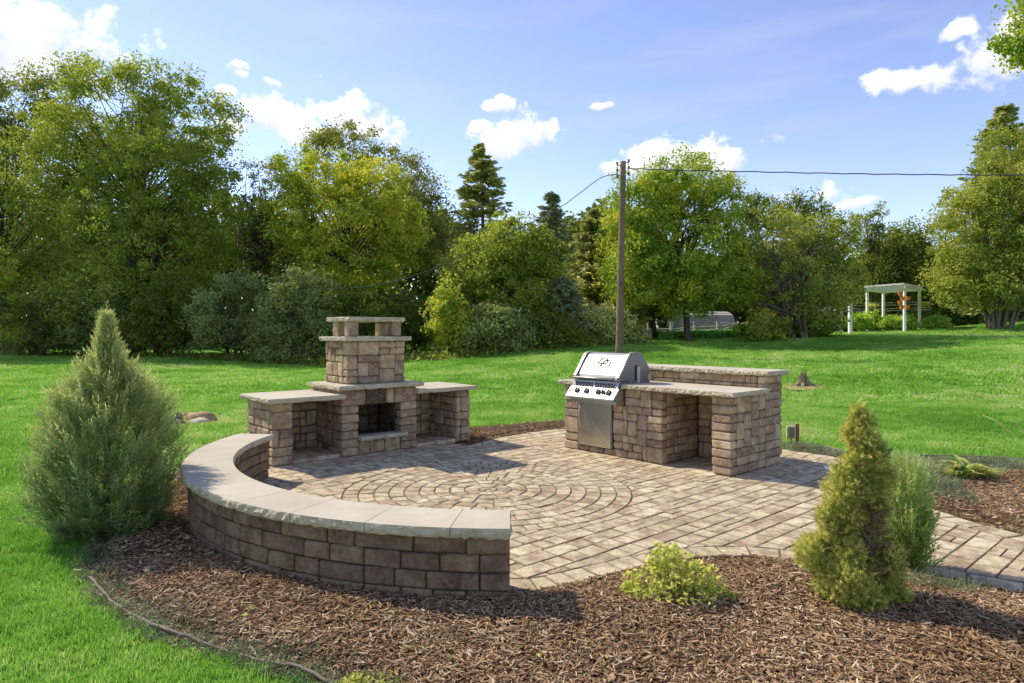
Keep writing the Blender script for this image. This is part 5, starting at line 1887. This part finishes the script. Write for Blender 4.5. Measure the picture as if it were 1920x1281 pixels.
# dwarf spruce: bulging lobes of short needle tufts over a bare twiggy side
r_ = np.random.default_rng(31)
dx_, dy_ = G(1600, 1128)
ds = empty('dwarf_spruce', (dx_, dy_, 0), 0, 'irregular yellow green dwarf spruce with bare brown twigs on one side', 'shrub')
kk = dy_ / F
def LP(px, py, rx, ry, dy=0.0): return ((px - 1600) * kk, dy, (1128 - py) * kk, rx * kk, rx * kk * .9, ry * kk)
lobes = [LP(1617, 800, 16, 26), LP(1613, 825, 32, 28), LP(1620, 855, 42, 32), LP(1603, 880, 30, 26), LP(1630, 893, 38, 26), LP(1585, 915, 38, 30), LP(1630, 930, 38, 28), LP(1590, 955, 32, 22),
         LP(1572, 968, 34, 26), LP(1610, 960, 40, 26, .08), LP(1650, 968, 26, 26, .04), LP(1560, 1000, 32, 26), LP(1625, 1000, 44, 34, .12), LP(1655, 1010, 28, 32, .03), LP(1510, 1032, 30, 24), LP(1540, 1045, 34, 30), LP(1580, 1040, 42, 36), LP(1570, 1080, 48, 38, -.06),
         LP(1620, 1075, 50, 38, .08), LP(1665, 1060, 36, 34, .06), LP(1555, 1105, 38, 24, -.05), LP(1600, 1105, 48, 26, -.06), LP(1670, 1108, 36, 22), LP(1640, 1100, 40, 28, .04), LP(1612, 775, 6, 14)]
sub = []
for (cx, cy, cz, a, b, c) in lobes:
    nb_ = max(4, int(a * c / .0011))
    for _ in range(min(nb_, 11)):
        d = unit(r_.normal(size=3)); d = unit(d + np.array([0, -.25, .15])); f = r_.uniform(.30, .46)
        sub.append((cx + d[0] * a * .68, cy + d[1] * b * .68, cz + d[2] * c * .68, a * f + .006, b * f + .006, c * f + .006))
lobes0 = lobes; lobes = [(x * (.90 if z > .35 else .97), y, z, a, b, c) for (x, y, z, a, b, c) in sub]
P = []; D = []; T_ = []
def bare(p):   # the brown twiggy patch facing the camera
    return ((abs((p[0] - .085) / .085) < 1) & (((p[2] - .40) / .25) ** 2 < 1) & (p[1] < .02)) or ((((p[0] + .02) / .07) ** 2 + ((p[2] - .60) / .05) ** 2 < 1) & (p[1] < .02)) or ((((p[0] - .03) / .10) ** 2 + ((p[2] - .80) / .022) ** 2 < 1) & (p[1] < .05))
for (cx, cy, cz, a, b, c) in lobes:
    n = int(44000 * a * c) + 8
    d = unit(r_.normal(size=(n, 3)))
    s = r_.uniform(.72, 1.06, (n, 1))
    p = np.array([cx, cy, cz]) + d * s * np.array([a, b, c])
    keep = np.array([(not bare(q)) or r_.uniform() < .13 for q in p]) & (p[:, 2] > 0)
    P.append(p[keep]); D.append((unit(d / np.array([a, b, c])) + np.array([0, 0, .45]) + r_.normal(0, .35, (n, 3)))[keep])
P = np.concatenate(P); D = np.concatenate(D)
kits = []
for _ in range(5):
    C = []; U = []; W = []
    for i in range(17):
        a = i * 2.4; ti = i / 17
        out = np.array([.35 + ti * .8, math.cos(a) * (1 - ti * .5), math.sin(a) * (1 - ti * .5)]); out /= np.linalg.norm(out)
        l = .0145 * r_.uniform(.7, 1.2); p = np.array([ti * .026, 0, 0])
        C.append(p + out * l / 2); U.append(out * l / 2); nn = np.cross(out, r_.normal(size=3)); W.append(nn / np.linalg.norm(nn) * .0012)
    kits.append((np.array(C), np.array(U), np.array(W)))
C, U, W, Ow = place_kits(kits, P, D, r_.uniform(1.0, 1.75, len(P)), r_)
rn = np.clip(r_.uniform(size=len(P))[Ow] ** 1.1 * .85 + .05 + .10 * r_.normal(size=len(Ow)), 0, 1)
link('foliage', quads_to_mesh('foliage', C, U, W, rn, M['dwarf'], .2), ds)
mb = MB(); rr = random.Random(9)
mb.tube([(0, .02, -.04), (.02, .03, .4), (.03, .02, .8), (.04, 0, 1.05)], [.022, .015, .009, .003], 7, rnd=.2)
for i in range(420):
    L0 = lobes[rr.randrange(len(lobes))]
    q = Vector((L0[0] + rr.gauss(0, .5) * L0[3], L0[1] + rr.gauss(0, .5) * L0[4], L0[2] + rr.gauss(0, .5) * L0[5]))
    if i % 2:
        q = Vector((rr.uniform(.0, .17), rr.uniform(-.10, .06), rr.uniform(.10, .66)))
    p = Vector((rr.uniform(-.01, .03), .03, max(.02, q.z - rr.uniform(.0, .16))))
    q.z = max(q.z, .02)
    limb(mb, p, q, .004, .0014, .2, 4, 4, rr)
    for _ in range(2):
        e = q + Vector((rr.gauss(0, .03), rr.gauss(0, .03), rr.gauss(.01, .03)))
        mb.tube([q, e], [.0016, .0009], 3, caps=False, rnd=rr.random())
link('stems', mb.mesh('stems', M['twig']), ds)

# low yellow-green shrub of small leaves
def low_shrub(name, label, loc, lob, n, size, mat, seed, n_st=60):
    r = np.random.default_rng(seed); rr = random.Random(seed)
    root = empty(name, loc, 0, label, 'shrub')
    P = []
    for (cx, cy, cz, a, b, c) in lob:
        m = int(n / len(lob)); d = unit(r.normal(size=(m, 3))) * r.uniform(.35, 1.05, (m, 1)) ** .7
        P.append(np.array([cx, cy, cz]) + d * np.array([a, b, c]))
    P = np.concatenate(P); P = P[P[:, 2] > .0]
    # leaflets in threes
    k = len(P)
    nr = unit(r.normal(size=(k, 3)) * .7 + np.array([0, -.25, .8]))
    base = unit(np.cross(nr, r.normal(size=(k, 3))))
    CC, UU, WW, RN = [], [], [], []
    rn0 = r.uniform(size=k)
    for ph in (-.9, 0, .9):
        u = base * math.cos(ph) + np.cross(nr, base) * math.sin(ph); s = size * r.uniform(.6, 1.25, (k, 1))
        CC.append(P + u * s * .55); UU.append(u * s / 2); WW.append(np.cross(nr, u) * s * .30); RN.append(rn0)
    link('foliage', quads_to_mesh('foliage', np.concatenate(CC), np.concatenate(UU), np.concatenate(WW), np.concatenate(RN), M[mat], .3), root)
    mb = MB()
    for i in range(n_st):
        q = Vector(P[r.integers(0, k)]); limb(mb, (rr.gauss(0, .03), rr.gauss(0, .03), -.01), q, .003, .0012, .15, 4, 4, rr)
    link('stems', mb.mesh('stems', M['twig']), root)
    return root


M['lf_potent'] = needle_mat('yellow_green_leaflets', [(0, (.24, .30, .05)), (.35, (.42, .48, .08)), (.7, (.62, .62, .13)), (1, (.75, .68, .2))], .45)
px0, py0 = G(1272, 1128)
kq = py0 / F
low_shrub('low_shrub', 'low bright yellow green shrub of tiny leaflets in the front mulch', (px0, py0, .0),
          [(-.02, 0, .19, .18, .17, .13), (-.17, 0, .11, .16, .15, .12), (.13, .03, .12, .15, .15, .11), (.0, -.08, .09, .22, .14, .09), (-.05, .06, .24, .13, .10, .09), (.26, 0, .03, .10, .08, .03), (-.26, .02, .05, .08, .08, .05)], 2100, .021, 'lf_potent', 41, 110)
gx0, gy0 = G(700, 1283)
low_shrub('ground_cover_plant', 'low golden ground cover at the bottom edge between lawn and mulch', (gx0, gy0, -.02), [(0, 0, .03, .16, .10, .025), (.13, -.02, .02, .12, .08, .02), (-.10, -.03, .02, .10, .08, .02)], 900, .014, 'lf_potent', 44, 20)
# strap leaved plant in the right bed
def strap_plant(name, label, loc, n, L_, w, mat, seed, spread=1.0, up=.8):
    r = random.Random(seed)
    root = empty(name, loc, 0, label, 'plant')
    for i in range(n):
        a = r.uniform(0, 6.28); l = L_ * r.uniform(.55, 1.15); k = 7
        V = []; Fc = []
        d = Vector((math.cos(a), math.sin(a), 0)); sd = Vector((-d.y, d.x, 0))
        u = up * r.uniform(.5, 1.3)
        for j in range(k):
            t = j / (k - 1)
            p = d * (l * spread * (.15 * t + .75 * t * t)) + Vector((0, 0, l * u * (t - .62 * t * t) * 1.1))
            ww = w * (math.sin(math.pi * min(1, .12 + .9 * t)) ** .8) * r.uniform(.9, 1.1) + .001
            tw = Vector((0, 0, 1)) * .35 * ww
            V += [p - sd * ww + tw, p, p + sd * ww + tw]
        for j in range(k - 1):
            b = j * 3
            Fc += [(b, b + 1, b + 4, b + 3), (b + 1, b + 2, b + 5, b + 4)]
        o = MB().add([v + Vector((r.gauss(0, .02), r.gauss(0, .02), 0)) * 0 for v in V], Fc, r.random()).obj('leaf', M[mat], root, (r.gauss(0, .05), r.gauss(0, .04), 0))
    return root


M['lf_strap'] = needle_mat('strap_leaf', [(0, (.15, .26, .05)), (.5, (.32, .40, .09)), (.8, (.50, .50, .13)), (1, (.62, .45, .14))], .4)
M['lf_seed'] = needle_mat('seed_stalk', [(0, (.35, .42, .12)), (1, (.55, .50, .22))], .3)
hx, hy = G(1822, 900)
strap_plant('strap_leaf_plant', 'clump of yellow green strap leaves in the bed by the lawn edge', (hx - .08, hy, .0), 64, .36, .024, 'lf_strap', 5, .75, 1.0)
strap_plant('strap_leaf_plant', 'smaller wider spread strap leaf clump right of the larger one', (hx + .17, hy + .06, .0), 40, .28, .020, 'lf_strap', 6, .85, .85)
# long arching stalks hanging in from the right edge
gs = AT(1975, 860, 6.4)
st = empty('ornamental_grass', (gs[0], gs[1], 0), 0, 'three thin yellow arching grass stalks reaching in from the right edge', 'grass plant')
for (ps) in (((1990, 900), (1945, 850), (1900, 785), (1865, 752), (1830, 738)), ((1985, 905), (1940, 860), (1900, 815), (1870, 790), (1842, 778)), ((1990, 910), (1950, 880), (1890, 853), (1850, 840), (1800, 838)), ((1990, 900), (1960, 830), (1940, 790), (1925, 770), (1905, 757))):
    pts = []
    for i, p in enumerate(ps):
        w_ = AT(p[0], p[1], 6.4 + .12 * i)
        pts.append((w_[0] - gs[0], w_[1] - gs[1], w_[2]))
    pts[0] = (0, 0, -.01)
    MB().tube(pts, [.004, .004, .004, .0035, .002], 5).obj('stalk', M['lf_seed'], st, smooth=True)
# weed by the walkway edge
wx, wy = G(1697, 1087)
strap_plant('weed', 'small pale weed among clippings at the foot of the small juniper', (wx, wy, .0), 9, .09, .010, 'lf_strap', 8, 1.0, .6)

# ------------------------------------------------------------------ utility pole and cables
ux, uy, uz = on_ground(1161, 27.0)
topx, _, topz = AT(1168, 303, 27.0)
up_ = empty('utility_pole', (ux, uy, uz), 0, 'tall weathered wooden utility pole behind the grill island', 'utility pole')
H = topz - uz
lean = topx - ux
mb = MB(); P = []; Rd = []
for i in range(14):
    t = i / 13
    P.append((lean * t + random.gauss(0, .006), random.gauss(0, .006), -.2 + (H + .2) * t)); Rd.append(.165 - .05 * t + random.gauss(0, .003))
mb.tube(P, Rd, 12); mb.obj('shaft', M['pole'], up_, smooth=True)
for sgn, zt in ((-1, H - .08), (1, H + .03)):
    ox = lean + sgn * .235
    b = MB().tube([(ox, -.02, zt - .62), (ox, -.02, zt)], .014, 6)
    for dz in (.08, .50): b.beam((lean * .98 + sgn * .09, -.02, zt - dz), (ox, -.02, zt - dz), .03, .03)
    bo = b.obj('rack_bracket', M['iron'], up_)
    for dz in (0, .28, .55):
        MB().lathe([(.03, -.05), (.055, -.03), (.032, 0), (.055, .03), (.03, .055)], 10).obj('insulator', M['iron'], bo, (ox, -.02, zt - dz))
MB().tube([(lean + .1, -.05, H - .75), (lean + .32, -.05, H - .78)], .018, 6).obj('cable_bolt', M['iron'], up_)


def cable(label, pts, rad, wav=0.0):
    P = []
    for i, (px, py, Y) in enumerate(pts): P.append(Vector(AT(px, py, Y)))
    out = []
    for i in range(len(P) - 1):
        p0 = P[max(i - 1, 0)]; p1 = P[i]; p2 = P[i + 1]; p3 = P[min(i + 2, len(P) - 1)]
        for k in range(10):
            t = k / 10
            out.append(.5 * ((2 * p1) + (-p0 + p2) * t + (2 * p0 - 5 * p1 + 4 * p2 - p3) * t * t + (-p0 + 3 * p1 - 3 * p2 + p3) * t ** 3))
    out.append(P[-1])
    if wav: out = [p + Vector((0, 0, wav * math.sin(i * 1.9))) for i, p in enumerate(out)]
    tag(MB().tube(out, rad, 5).obj('power_cable', M['wire'], smooth=True), label, 'cable')


cable('overhead cable running right from the utility pole across the sky', [(1176, 316, 26.9), (1260, 319, 26.5), (1400, 322, 26), (1600, 326, 25), (1800, 328, 24), (1980, 328, 23.2), (2200, 322, 22)], .022, .012)
cable('cable sagging left from the utility pole down in front of the trees', [(1160, 326, 26.9), (1128, 333, 26.9), (1090, 360, 26.9), (1045, 392, 26.8), (960, 435, 26.7), (860, 485, 26.5), (760, 522, 26.3), (680, 538, 26.2), (580, 543, 26)], .017)
# distant bare post
x_, y_, z_ = on_ground(449, 46)
tag(MB().tube([(0, 0, -.2), (0, 0, (HOR - 385) * 46 / F + EYE - z_)], .14, 8).obj('wooden_post', M['pole'], loc=(x_, y_, z_), smooth=True), 'distant bare wooden post showing among the left trees', 'post')

# ------------------------------------------------------------------ pergola and pots
PA, PB_, PC_, PD = (1696, 37.0), (1724, 39.3), (1626, 39.3), (1594, 36.2)
pa = on_ground(*PA)
pg = empty('pergola', (pa[0], pa[1], pa[2]), 0, 'white painted garden pergola with four posts and flat slatted roof', 'pergola')
tops = {}
zt = AT(1696, 541, 37.0)[2]
def L3(p): return Vector(p) - Vector(pa)
b_, c_ = on_ground(*PB_), on_ground(*PC_)
d4 = (b_[0] + c_[0] - pa[0], b_[1] + c_[1] - pa[1], tz(b_[0] + c_[0] - pa[0], b_[1] + c_[1] - pa[1]))
for p in (pa, b_, c_, d4):
    q = L3(p)
    MB().box(q.x - .062, q.x + .062, q.y - .062, q.y + .062, q.z - .1, zt - pa[2]).obj('post', M['white'], pg)
ru = (Vector(c_) - Vector(pa)); ru.z = 0; rv = (Vector(b_) - Vector(pa)); rv.z = 0
z0 = zt - pa[2]
def roofpt(s, t, z): p = ru * s + rv * t; return Vector((p.x, p.y, z))
for t_ in (-.04, 1.04): MB().beam(roofpt(-.06, t_, z0 + .10), roofpt(1.06, t_, z0 + .10), .06, .20).obj('fascia_board', M['white'], pg)
for s_ in (-.04, 1.04): MB().beam(roofpt(s_, -.08, z0 + .098), roofpt(s_, 1.08, z0 + .098), .06, .195).obj('fascia_board', M['white'], pg)
for i in range(13): MB().beam(roofpt(i / 12, -.12, z0 + .245), roofpt(i / 12, 1.12, z0 + .245), .12, .08).obj('rafter', M['white'], pg)
pdp = on_ground(*PD)
tag(MB().box(-.08, .08, -.08, .08, -.1, AT(1594, 556, 36.2)[2] - pdp[2]).obj('white_post', M['white'], loc=pdp), 'single white post standing left of the pergola', 'post')
for i, (px, py, lb) in enumerate(((1687.5, 551, 'topmost orange pot, left of the near pergola post'), (1692, 560, 'orange pot on the near pergola post, second row left'), (1703, 560, 'orange pot on the near pergola post, second row right'),
                                  (1687.5, 568, 'orange pot left of the near pergola post, third row'), (1691, 576.5, 'lowest orange pot on the left face of the pergola post'), (1702, 576.5, 'lowest orange pot right of the near pergola post'))):
    p = AT(px, py, 36.85)
    tag(MB().lathe([(.075, -.11), (.085, -.09), (.115, .07), (.13, .075), (.13, .11), (.11, .11), (.10, .05)], 12).obj('flower_pot', M['terracotta'], loc=p), lb, 'flower pot', 'orange pots on the pergola post')
for i, (px, py, lb) in enumerate(((1634, 574, 'small flower basket hanging behind the left pergola posts'), (1734, 571, 'yellow flower basket hanging right of the pergola'))):
    p = AT(px, py, 38.6)
    rb = empty('hanging_basket', p, 0, lb, 'hanging basket')
    MB().lathe([(.02, -.16), (.14, -.08), (.18, 0)], 12).obj('bowl', M['rust'], rb)
    cc = r_.normal(0, .12, (260, 3)) * np.array([1, 1, .6]); nn = unit(r_.normal(size=cc.shape)); tt = unit(np.cross(nn, r_.normal(size=cc.shape)))
    link('foliage', quads_to_mesh('foliage', cc, tt * .04, np.cross(nn, tt) * .03, r_.uniform(.3, 1, 260), M['lf_potent']), rb)
    MB().tube([(0, 0, 0), (0, 0, .62)], .006, 4).obj('hanger', M['iron'], rb)

# ------------------------------------------------------------------ shed, rail fence, garden frame
sp0 = on_ground(1362, 42)
shed = empty('garden_shed', sp0, R(8), 'pale shed with shingled gambrel roof half hidden behind the maple', 'shed')
kz = 42 / F
zb = -.3; ze_ = (HOR - 612) * kz + EYE - sp0[2]; zr = (HOR - 585) * kz + EYE - sp0[2]
Wd = 2.1; Lq = 3.4
gam = [(-Wd / 2, ze_), (-Wd / 2 * .62, ze_ + (zr - ze_) * .72), (0, zr), (Wd / 2 * .62, ze_ + (zr - ze_) * .72), (Wd / 2, ze_)]
MB().prism([(-Wd / 2 + .06, zb)] + [(a * .95, b - .03) for a, b in gam] + [(Wd / 2 - .06, zb)], -Lq, 0, 'x').obj('wall', M['shed_wall'], shed)
for i in range(4):
    a, b = gam[i], gam[i + 1]
    nsl = 4 if i in (0, 3) else 2
    for j in range(nsl):
        t0, t1 = j / nsl, (j + 1) / nsl
        p = (a[0] + (b[0] - a[0]) * t0, a[1] + (b[1] - a[1]) * t0); q = (a[0] + (b[0] - a[0]) * t1, a[1] + (b[1] - a[1]) * t1)
        lift = .035
        nx1 = -(q[1] - p[1]); ny1 = q[0] - p[0]; l = math.hypot(nx1, ny1); nx1, ny1 = nx1 / l, ny1 / l
        MB().prism([p, q, (q[0] + nx1 * .02, q[1] + ny1 * .02), (p[0] + nx1 * lift, p[1] + ny1 * lift)], -Lq - .1, .12, 'x').obj('shingle_course', M['shingle'], shed)
fn0 = on_ground(1262, 40)
fence = empty('rail_fence', fn0, 0, 'old white rail fence with sagging rails behind the maple trunks', 'fence')
for px in (1215, 1258, 1302, 1345, 1384, 1420, 1448):
    p = Vector(on_ground(px, 39.5)) - Vector(fn0)
    MB().box(p.x - .05, p.x + .05, p.y - .05, p.y + .05, p.z - .1, (HOR - 603) * 39.5 / F + EYE - fn0[2]).obj('post', M['rail_white'], fence)
def rail(pts):
    P = [Vector(AT(px, py, 39.4)) - Vector(fn0) for px, py in pts]
    MB().tube(P, .038, 5).obj('rail', M['rail_white'], fence)
rail([(1205, 617), (1235, 617), (1265, 617), (1300, 613.5), (1350, 612)])
rail([(1350, 612), (1385, 608), (1410, 603), (1434, 597)])
rail([(1205, 621), (1235, 620), (1258, 623), (1285, 619), (1325, 619), (1360, 616)])
rail([(1360, 616), (1380, 611), (1410, 610), (1440, 602), (1455, 600)])
rail([(1352, 605), (1372, 608), (1400, 613), (1425, 618), (1445, 619)])
rail([(1375, 607), (1395, 609), (1410, 616), (1432, 619)])
fr0 = on_ground(1540, 37.5)
frm = empty('garden_trellis', fr0, 0, 'thin white pipe frame glimpsed behind the tangled shrub tree', 'trellis')
def V_(px, py, Y): return Vector(AT(px, py, Y)) - Vector(fr0)
for (a, b) in (((1578, 581, 37.5), (1580, 627, 37.5)), ((1578, 581, 37.5), (1560, 582, 38.5)), ((1560, 581, 38.5), (1500, 587, 39)), ((1575, 575, 39), (1530, 581, 39.5)), ((1575, 575, 39), (1576, 624, 39)), ((1500, 587, 39), (1501, 628, 39))):
    MB().tube([V_(*a), V_(*b)], .035, 6).obj('pipe', M['rail_white'], frm)
for i, py in enumerate((569, 573.5, 580, 584)):
    a, b = AT(1560, py, 41), AT(1745, py - 3, 41)
    tag(MB().tube([a, ((a[0] + b[0]) / 2, 41, (a[2] + b[2]) / 2 - .03), b], .010, 4).obj('garden_wire', M['rail_white']), ['topmost thin garden wire behind the pergola posts', 'second thin garden wire from the top behind the pergola', 'third thin garden wire from the top behind the pergola', 'lowest thin garden wire behind the pergola posts'][i], 'wire')

# ------------------------------------------------------------------ boulders, stump, outlet, edging, tag
def boulder(label, px, py, w, d, h, mat, seed, rz=0):
    r = np.random.default_rng(seed)
    import bmesh
    bm = bmesh.new(); bmesh.ops.create_icosphere(bm, subdivisions=3, radius=1)
    for v in bm.verts:
        c = np.array(v.co)
        s = 1 + .16 * math.sin(c[0] * 2.3 + seed) * math.cos(c[1] * 2.9 + seed * 2) + .09 * math.sin(c[2] * 5 + c[0] * 4 + seed) + r.normal(0, .012)
        v.co = Vector((c[0] * s * w / 2, c[1] * s * d / 2, max(c[2], -.5) * s * h))
    me = bpy.data.meshes.new('boulder'); bm.to_mesh(me); bm.free()
    a = me.attributes.new('rnd', 'FLOAT', 'POINT'); a.data.foreach_set('value', np.full(len(me.vertices), r.uniform()))
    me.materials.append(M[mat])
    for p in me.polygons: p.use_smooth = True
    x, y = G(px, py)
    o = link('boulder', me, None, (x, y, -.03)); o.rotation_euler = (0, 0, rz)
    tag(o, label, 'boulder', 'boulders on the left lawn')


boulder('largest tan boulder of the group on the left lawn', 376, 787, .56, .40, .185, 'boulder_tan', 1, .2)
boulder('pale flat boulder in front of the large tan one', 372, 792, .40, .26, .11, 'boulder_pale', 2)
boulder('small brown boulder at the right end of the boulder group', 394, 786, .24, .22, .12, 'boulder_tan', 3)
boulder('dark grey boulder nearest the juniper', 330, 789, .24, .24, .17, 'boulder_grey', 4)
boulder('low grey boulder between the dark one and the tan one', 337, 794, .26, .2, .09, 'boulder_grey', 5)
boulder('small round pinkish boulder behind the others', 349, 781, .13, .12, .12, 'boulder_tan', 6)
strap_plant('weed', 'small yellow weed growing between the boulders', (*G(345, 789), .0), 8, .10, .008, 'lf_strap', 18, 1.0, .9)

bx_, by_, bz_ = on_ground(1507, 18.3)
stp = empty('tree_stump', (bx_, by_, bz_), 0, 'rotten splintered tree stump on the lawn behind the island', 'tree stump')
mb = MB(); rr = random.Random(3)
for i in range(16):
    a = i / 16 * 6.28; rad = .13
    x, y = math.cos(a) * rad, math.sin(a) * rad * .9
    h = .14 + .36 * rr.random() ** 1.5 + (.08 if math.cos(a) < .3 else 0)
    mb.tube([(x * 1.15, y * 1.15, -.05), (x * 1.0, y * 1.0, h * .5), (x * (.8 + .4 * rr.random()), y * .9, h)], [.045, .038, .008], 5, rnd=rr.random())
mb.obj('splintered_wood', M['stump'], stp)
mb = MB()
for a in (2.9, 3.5, -.3, 4.2, 5.2): mb.tube([(math.cos(a) * .1, math.sin(a) * .1, .14), (math.cos(a) * .26, math.sin(a) * .26, .06), (math.cos(a) * .52, math.sin(a) * .52, -.05)], [.05, .04, .02], 6, rnd=rr.random())
mb.obj('root_flare', M['stump'], stp)
soil = MB(); V = [(0, 0, .06)]; Fc = []
for k in range(2):
    for i in range(18):
        a = i / 18 * 6.28; rad = (.35, .72)[k] * rr.uniform(.8, 1.2); V.append((math.cos(a) * rad * 1.3, math.sin(a) * rad, (.055, -.01)[k]))
Fc = [(0, 1 + i, 1 + (i + 1) % 18) for i in range(18)] + [(1 + i, 19 + i, 19 + (i + 1) % 18, 1 + (i + 1) % 18) for i in range(18)]
M['dry_soil'] = stone_mat('dry_soil', [(0, (.36, .27, .14)), (1, (.42, .33, .18))], .4)
soil.add(V, Fc); soil.obj('bare_soil_patch', M['dry_soil'], stp, smooth=True)

ox_, oy_ = G(1484, 829)
ob = empty('outdoor_outlet', (ox_, oy_, 0), R(-12), 'weatherproof outlet box on a rusty post by the island corner', 'outlet')
MB().box(-.07, .055, -.035, .02, .05, .235).obj('box_body', M['outlet'], ob, bevel=.018)
MB().box(-.05, .035, -.045, -.034, .075, .215).obj('cover', M['outlet_in'], ob, bevel=.004)
MB().box(.058, .105, .0, .05, -.03, .262).obj('post', M['rust'], ob, bevel=.003)
MB().tube([(-.005, .0, -.02), (-.005, .0, .055)], .014, 8).obj('conduit', M['outlet'], ob)

tgx, tgy = G(1556, 882)
tagp = MB().box(-.06, .06, -.004, .004, 0, .045).obj('plant_tag', M['white'], None, (tgx, tgy, .004)); tagp.rotation_euler = (R(-50), R(12), R(20)); tag(tagp, 'small white plastic tag lying on the pavers left of the dwarf spruce', 'plant tag')

ed = MB()
pts = [np.array(p) for p in edge_left]
P = []
for i in range(len(pts) - 1):
    for k in range(4):
        p = pts[i] + (pts[i + 1] - pts[i]) * k / 4
        P.append((p[0] + random.gauss(0, .004), p[1] + random.gauss(0, .004), -.004 + .011 * math.sin(i * 1.3 + k * .3)))
P.append((pts[-1][0], pts[-1][1], -.02))
tag(ed.tube(P, .0095, 8).box(0, .001, 3, 3.001, -.2, -.19).obj('lawn_edging', M['plastic_edge'], smooth=True), 'thin dark plastic edging pipe between front lawn and mulch', 'edging')
P = [(p[0], p[1], .012) for p in BED_B[2:10]]
tag(MB().tube(P, .014, 6).obj('lawn_edging', M['plastic_edge'], smooth=True), 'dark edging strip along the bed behind the dwarf spruce', 'edging')

# small fallen leaves and pale chips in the mulch
lf = MB(); rr = random.Random(12)
for i in range(26):
    x = rr.uniform(-1.6, 3.0); y = rr.uniform(2.9, 3.9)
    if sdist(BED_A, np.array([[x, y]]))[0] < .05 or sdist(PATIO, np.array([[x, y]]))[0] > -.05: continue
    a = rr.uniform(0, 6.28); s = rr.uniform(.012, .024); c, d = math.cos(a) * s, math.sin(a) * s
    lf.add([(x - c, y - d, .045), (x + d * .6, y - c * .6, .052), (x + c, y + d, .048), (x - d * .6, y + c * .6, .056)], [(0, 1, 2, 3)], rr.random())
tag(lf.obj('fallen_leaves', M['lf_strap']), 'few small yellow leaves fallen on the front mulch', kind='stuff')
